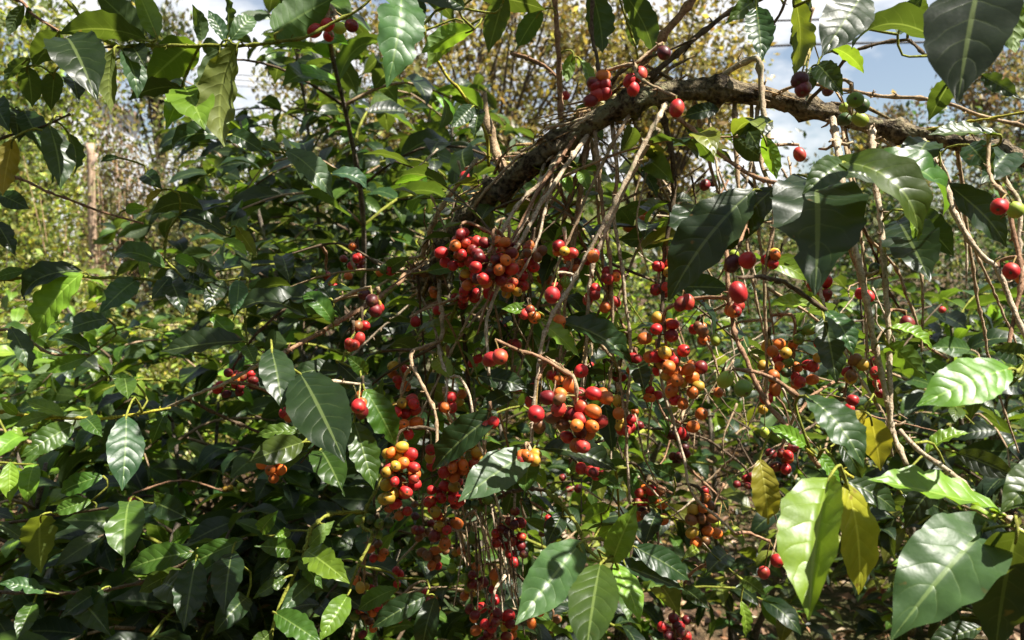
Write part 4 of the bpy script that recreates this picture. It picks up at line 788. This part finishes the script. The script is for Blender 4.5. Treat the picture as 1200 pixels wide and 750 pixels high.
cluster([(862, 623, 6.6, 'l'), (839, 613, 5.4, 'l'), (840, 625, 6.4, 'o')]); cluster([(773, 662, 7.4, 'R')]); cluster([(895, 671, 7.4, 'p'), (911, 657, 7.8, 'R')]); cluster([(338, 487, 7, 'o'), (334, 484, 7, 'R')]); cluster([(420, 476, 9, 'R'), (424, 483, 8, 'd')]); cluster([(155, 586, 4.4, 'R')]); cluster([(681, 549, 7, 'R'), (673, 547, 6, 'g')]); cluster([(826, 575, 5, 'R')])
Sk = T.skel(); sx_, sy_, sd_ = proj(Sk); cand = np.where((sx_ > 400) & (sx_ < 1035) & (sy_ > 285) & (sy_ < 560) & (sd_ > .84))[0]; used = []
rs.shuffle(cand)
for i in cand:
    if len(used) > 62: break
    if any(math.hypot(sx_[i] - a, sy_[i] - b) < 21 for a, b in used): continue
    if sx_[i] > 830 and rs.rand() < .5: continue
    used.append((sx_[i], sy_[i])); pal_ = ('RRdo', 'dpRo', 'oyRo', 'gkgl', 'Roby', 'Rypo')[rs.randint(6)]
    for _ in range(rs.randint(2, 7)):
        r_ = .0058 + .0013 * rs.rand(); CHERRY.append((cid, Sk[i] + unit(rs.randn(3) * np.array((1, 1, .8))) * (r_ + .003) + np.array((0, 0, -.002)), r_, np.array(CC[pal_[rs.randint(4)]]) * (1 + .18 * rs.randn())))
    cid += 1
for i in range(30):       # low sprays half lost in the shade
    cx_, cy_ = 400 + 260 * rs.rand(), 610 + 140 * rs.rand(); zone(cx_ - 11, cx_ + 11, cy_ - 14, cy_ + 14, rs.randint(2, 6), 5.0 + 1.4 * rs.rand(), ('Rdo', 'oyR', 'ygo', 'gkb', 'Rob')[rs.randint(5)])
def grow_cherries(pl, ids, limit):
    S = pl.skel(); byc = {}
    for q in CHERRY:
        if ids(q): byc.setdefault(q[0], []).append(q)
    allq = sorted([q for v in byc.values() for q in v], key=lambda q: -q[2] / max(q[1][1], .1)); keep = set(id(q) for q in allq[:limit]); rest = []
    for c, L in byc.items():
        Q = np.array([q[1] for q in L]); ax = Q.mean(0); top, bot = Q[:, 2].max(), Q[:, 2].min(); up = np.array((ax[0], ax[1] + .004, top + .012))
        j = int(np.argmin(np.linalg.norm(S - up, axis=1) + .25 * np.maximum(0, up[2] - S[:, 2]))); a = S[j]; dd = np.linalg.norm(a - up)
        pts = [a, (a + up) / 2 + np.array((0, .01, .04 * dd)) + pl.rs.randn(3) * .05 * dd, up] if dd > .012 else [up + (0, 0, .01), up]
        if len(L) > 3: pts += [np.array((ax[0], ax[1] + .005, (top + bot) / 2)), np.array((ax[0] + .003, ax[1] + .004, bot + .004))]
        p, r = catmull(pts, np.linspace(.0024, .0017, len(pts)), .008); ext = []
        for q in L:
            k = int(np.argmin(np.linalg.norm(p - q[1], axis=1))); e = q[1]; s0 = p[k]
            if np.linalg.norm(e - s0) > q[2] * .8: ext.append((tube(np.array([s0, (s0 + e) / 2 + (0, 0, .002), e]), np.array([.0009, .0008, .0009]), 4), (.8, .9, .5)))
        o, pp_ = pl.tube_part('fruiting_twig', pts, np.linspace(.0024, .0017, len(pts)), M['twig'], TW['PTRK'[pl.rs.randint(4)]], 6, .06, .006, .024, extra=ext)
        S = np.vstack([S, pp_])
        for q in L:
            k = int(np.argmin(np.linalg.norm(pp_ - q[1], axis=1))); out_ = unit(q[1] - pp_[k] + pl.rs.randn(3) * .003); Rm = frames(np.cross(out_, pl.rs.randn(3))[None], -out_[None])[0]
            if id(q) in keep:
                place('cherry', CH_ME[pl.rs.randint(4)], o, Rm, q[2], q[1], q[3])
            else: rest.append((q, Rm))
    if rest:
        m = joined('cherry', CH, np.array([pl.rel(q[0][1]) for q in rest]), np.array([q[1] for q in rest]), np.array([q[0][2] for q in rest]), np.clip(np.array([q[0][3] for q in rest]), .002, 1), pl.rs)
        link('cherry', m, pl.root, M['cherry'], (1, 1, 1))['kind'] = 'stuff'
grow_cherries(T, lambda q: True, 300)

# ================================================================== coffee shrub on the left whose boughs hang in from above
bL = np.array((-1.12, 1.15, 0.)); left = thing('coffee_tree', 'coffee tree with drooping backlit leaves and one orange yellow leaf, beside the sunny clearing', 'coffee tree', tuple(bL)); B_ = Plant(left, 12)
B_.tube_part('trunk', [bL + (0, 0, -.03), P(-190, 600, 1.15), P(-150, 300, 1.1), P(-120, 100, 1.05), P(-110, -80, 1.02)], [.024, .021, .018, .014, .008], M['bark'], (1, 1, 1), 14, .06, .02, .1)
for pts, r, tone, nm in [
    ([(-110, 20, 1.04), (-50, -10, 1.0), (20, -5, .97), (42, 12, .95), (62, 32, .94), (72, 38, .93)], (3, 1.6), 'R', 'branch'),
    ([(-110, -80, 1.02), (-30, -60, .98), (60, -20, .94), (110, 30, .93), (140, 52, .92), (180, 50, .91), (235, 52, .9), (300, 51, .89), (322, 47, .88), (360, 38, .87), (392, 24, .87), (425, 8, .87), (450, -20, .87)], (3.5, 2), 'G', 'branch'),
    ([(-140, 230, 1.08), (-60, 190, 1.0), (0, 161, .95), (30, 156, .94), (58, 148, .93), (82, 134, .92)], (2.6, 1.5), 'K', 'branch'),
    ([(-140, 250, 1.08), (-60, 205, 1.05), (12, 207, 1.0), (60, 225, .98), (110, 246, .97), (168, 262, .96)], (2.4, 1.6), 'R', 'branch'),
    ([(-150, 330, 1.1), (-60, 330, 1.05), (30, 320, 1.0), (95, 318, .98), (160, 322, .97), (217, 328, .97), (290, 326, .97)], (3, 2), 'G', 'branch'),
    ([(-150, 340, 1.1), (-60, 400, 1.05), (15, 390, 1.0), (60, 415, .98), (105, 416, .97)], (2.6, 2), 'T', 'branch'),
    ([(-170, 440, 1.12), (-60, 470, 1.05), (30, 486, 1.0), (80, 490, .97), (140, 490, .95), (200, 478, .96)], (3, 2), 'Y', 'branch'),
    ([(-185, 560, 1.15), (-80, 620, 1.05), (20, 612, 1.0), (90, 600, .97), (150, 592, .95)], (3, 2), 'K', 'branch'),
    ([(-190, 600, 1.15), (-80, 680, 1.05), (60, 690, 1.0), (160, 680, .95), (230, 650, .93), (290, 630, .92)], (3, 2), 'K', 'branch'),
    ([(-170, 440, 1.12), (-70, 540, 1.0), (0, 540, .98), (45, 545, .97)], (2, 2), 'G', 'branch'),
    ([(217, 328, .97), (190, 300, 1.0), (200, 262, 1.0), (230, 250, 1.0), (270, 270, 1.0)], (2, 1.6), 'G', 'branch'),
    ([(290, 326, .97), (285, 370, .95), (290, 405, .93)], (2, 1.6), 'G', 'branch'),
    ([(235, 52, .9), (222, 80, .93), (215, 105, .95), (240, 130, .96), (265, 158, .98), (300, 170, 1.0), (335, 178, 1.0), (388, 205, 1.05)], (2.2, 1.8), 'G', 'branch'),
    ([(60, 32, .94), (80, 45, .93), (110, 55, .93), (140, 55, .92)], (2, 1.6), 'K', 'branch')]:
    B_.hang(pts, r, tone, nm)
LEAVES_B = [
    (174, 48, 68, 40, 30, .9, 'U', 'u', 1), (168, 46, 106, -14, 34, .92, 'U', 'u'), (184, 44, 158, -18, 27, .9, 'B', 'u'), (228, 50, 168, 102, 42, .9, 'B', 'u'), (258, 54, 247, 146, 32, .88, 'U', 'u'), (278, 52, 263, 172, 36, .88, 'O', 'u'), (264, 50, 244, 12, 22, .88, 'G', ''), (270, 48, 297, 20, 17, .88, 'G', ''), (266, 46, 262, -12, 12, .9, 'U', 'u'),
    (214, 104, 151, 117, 18, .93, 'D', 'u'), (216, 102, 240, 152, 44, .93, 'B', ''), (215, 108, 194, 152, 30, .95, 'B', ''), (262, 160, 203, 176, 19, .95, 'D', ''), (263, 157, 312, 182, 20, .97, 'D', ''), (78, 46, 114, 118, 44, .9, 'D', ''), (84, 88, 92, 122, 22, .95, 'D', ''), (134, 56, 131, 132, 19, .88, 'O', 'u'), (128, 78, 124, 118, 18, .9, 'Y', 'u'), (144, 58, 161, 116, 22, .9, 'G', ''), (156, 58, 172, 82, 20, .92, 'D', ''),
    (69, 38, 38, 80, 30, .92, 'U', 'u'), (32, 78, 38, 126, 29, .95, 'D', 'u'), (64, 84, 60, 130, 26, .95, 'D', 'u'), (34, 68, 4, 96, 15, .95, 'D', 'u'), (28, 6, 10, 42, 15, .95, 'D', 'u'), (33, 8, 38, 40, 15, .95, 'D', 'u'), (58, 147, 71, 222, 28, .9, 'G', '', 0), (17, 128, 22, 167, 22, .96, 'D', ''), (28, 130, 52, 176, 25, .95, 'D', ''), (16, 162, 3, 230, 27, .88, 'A', 'u'), (38, 158, 60, 216, 17, .93, 'U', 'u'), (80, 156, 86, 204, 12, .94, 'U', 'u'), (0, 228, 35, 245, 18, .98, 'D', ''),
    (147, 246, 174, 244, 12, .97, 'B', ''), (190, 222, 172, 244, 9, .98, 'Y', ''), (238, 246, 177, 252, 20, 1.0, 'D', 'u', 5), (265, 276, 203, 255, 19, 1.0, 'D', ''), (277, 266, 301, 302, 23, 1.0, 'O', 'u'), (260, 280, 290, 300, 11, 1.0, 'B', ''), (170, 205, 190, 222, 16, 1.0, 'D', ''), (140, 185, 118, 190, 8, 1.0, 'D', ''),
    (335, 177, 390, 232, 46, .98, 'L', ''), (388, 204, 430, 224, 23, 1.03, 'L', ''), (300, 168, 330, 182, 18, 1.0, 'G', ''), (322, 40, 398, -6, 46, .85, 'U', 'u'), (235, 48, 225, 5, 16, .9, 'U', 'u'),
    (97, 320, 40, 402, 32, .97, 'B', ''), (96, 317, 31, 356, 20, .98, 'D', '', 5), (30, 317, -6, 326, 14, 1.0, 'M', ''), (12, 384, 36, 437, 26, .98, 'G', ''), (103, 418, 54, 436, 22, .96, 'B', ''), (106, 413, 54, 404, 14, .96, 'M', ''), (126, 374, 68, 392, 28, .98, 'G', ''), (161, 328, 117, 367, 38, .97, 'G', ''), (194, 314, 132, 306, 18, .97, 'M', '', 5), (200, 324, 177, 352, 34, .97, 'L', ''), (230, 318, 258, 330, 20, .98, 'D', ''), (205, 300, 232, 312, 12, 1.0, 'B', ''),
    (286, 400, 188, 412, 27, .92, 'D', ''), (246, 368, 290, 417, 26, .95, 'B', ''), (288, 404, 299, 427, 17, .93, 'M', ''), (280, 328, 275, 372, 18, .96, 'G', ''), (217, 330, 250, 345, 22, .98, 'D', ''), (170, 325, 165, 300, 12, 1.0, 'B', 'u'), (262, 328, 240, 365, 24, .97, 'D', ''), (200, 330, 215, 370, 22, .97, 'D', ''), (245, 326, 225, 300, 16, .98, 'D', 'u'),
    (148, 487, 143, 575, 52, .9, 'G', '', 4), (152, 588, 145, 665, 47, .92, 'M', ''), (228, 647, 150, 668, 31, .92, 'M', ''), (286, 632, 214, 666, 33, .92, 'M', ''), (272, 648, 263, 720, 43, .9, 'D', ''), (213, 668, 163, 694, 21, .93, 'M', ''), (12, 541, 12, 589, 21, .97, 'B', ''), (40, 544, 32, 588, 21, .97, 'B', ''), (48, 604, 48, 672, 36, .95, 'O', 'u'), (86, 498, 24, 536, 36, .97, 'M', ''), (107, 587, 62, 601, 20, .96, 'M', ''), (121, 558, 71, 578, 21, .96, 'M', ''), (56, 694, -2, 684, 26, .98, 'G', ''), (-2, 613, 32, 636, 20, 1.0, 'G', ''), (75, 488, 30, 470, 16, .97, 'B', ''), (60, 487, 15, 500, 14, .98, 'B', ''), (195, 480, 178, 520, 18, .96, 'M', ''), (20, 486, 0, 470, 14, 1.0, 'B', ''),
    (160, 450, 128, 440, 16, .97, 'M', ''), (145, 440, 150, 468, 22, .97, 'M', ''), (100, 490, 120, 512, 18, .96, 'M', ''), (180, 590, 225, 610, 26, .95, 'D', ''), (200, 600, 180, 575, 18, .95, 'M', ''), (190, 685, 240, 715, 30, .92, 'D', ''), (120, 690, 70, 725, 34, .95, 'D', ''), (90, 700, 130, 745, 34, .95, 'D', ''), (40, 705, 20, 750, 28, .98, 'M', ''), (230, 655, 215, 740, 44, .9, 'D', ''), (290, 700, 250, 745, 34, .9, 'D', ''), (-5, 260, 18, 300, 20, .98, 'D', ''), (-10, 120, 12, 155, 24, .96, 'D', '')]
for l in LEAVES_B: B_.leaf(*l)
B_.attach(); B_.flush_hero()
CHERRY = []; cluster([(368, 24, 7.6, 'R'), (369, 36, 7.8, 'R'), (384, 29, 7.8, 'R'), (385, 42, 6.8, 'R'), (398, 33, 7.4, 'l'), (412, 30, 7.6, 'd')])
grow_cherries(B_, lambda q: True, 300)
crown_tips(B_, [P(-110, -80, 1.02), P(-30, -60, .98), P(60, -20, .94), P(450, -20, .87), P(-120, 100, 1.05)], 72, 50)

# ================================================================== coffee shrub on the right reaching in with large leaves
bR = np.array((.98, .95, 0.)); right = thing('coffee_tree', 'coffee tree reaching in with very large glossy leaves over the littered ground', 'coffee tree', tuple(bR)); C_ = Plant(right, 13)
C_.tube_part('trunk', [bR + (0, 0, -.03), bR + (.01, -.05, .5), bR + (.03, -.02, 1.1), bR + (.05, .0, 1.6)], [.02, .018, .014, .008], M['bark'], (1, 1, 1), 14, .06, .02, .1)
C_.hang([(1500, 800, .92), (1330, 700, .8), (1205, 632, .7), (1180, 610, .68), (1150, 588, .68), (1110, 556, .69), (1075, 531, .71), (1055, 505, .74)], (5, 3.4), 'P', 'branch')
C_.hang([(1182, 612, .68), (1170, 600, .67), (1160, 612, .66), (1150, 625, .66)], (3, 2.4), 'G', 'shoot')
for l in [(1178, 604, 1017, 562, 27, .66, 'B', '', 3), (1166, 611, 1044, 750, 78, .64, 'G', '', 1), (1152, 622, 1108, 702, 34, .62, 'D', 'r', 6), (1192, 622, 1166, 770, 72, .58, 'D', 'u'), (1235, 545, 1172, 602, 40, .64, 'M', ''), (1120, 530, 1192, 560, 36, .8, 'D', ''), (1056, 578, 1112, 602, 24, .8, 'D', ''), (1215, 640, 1195, 720, 44, .6, 'D', 'u'), (1110, 556, 1060, 620, 30, .74, 'D', ''), (1150, 735, 1085, 758, 26, .66, 'D', ''), (1085, 532, 1135, 508, 14, .8, 'B', ''), (1250, 610, 1190, 575, 30, .62, 'M', '')]: C_.leaf(*l)
C_.attach(); C_.flush_hero()
# a few large fallen leaves on the soil
rs = np.random.RandomState(55)
for i, (fx, fy, lab) in enumerate([(1005, 702, 'reddish brown fallen leaf lying below the yellow hanging leaf'), (800, 690, 'pale brown fallen leaf curled on the ground under the bent limb'), (1120, 700, 'tan fallen leaf lying behind the large glossy leaf')]):
    d = (CAM_Z - .03) / ((fy - 375) / F_PX * cp + sp); q = P(fx, fy, d); z = float(hgt(q[0], q[1])) + .03
    o = place('fallen_leaf', HERO_ME[i + 1], None, frames(np.array([[math.cos(i * 2.1), math.sin(i * 2.1), .05]]), np.array([[.1, -.3, 1.]]))[0], .15, np.array((q[0], q[1], z)), [(.22, .06, .03), (.30, .18, .10), (.33, .22, .12)][i])
    tag(o, lab, 'fallen leaf', 'large fallen leaves on the soil')
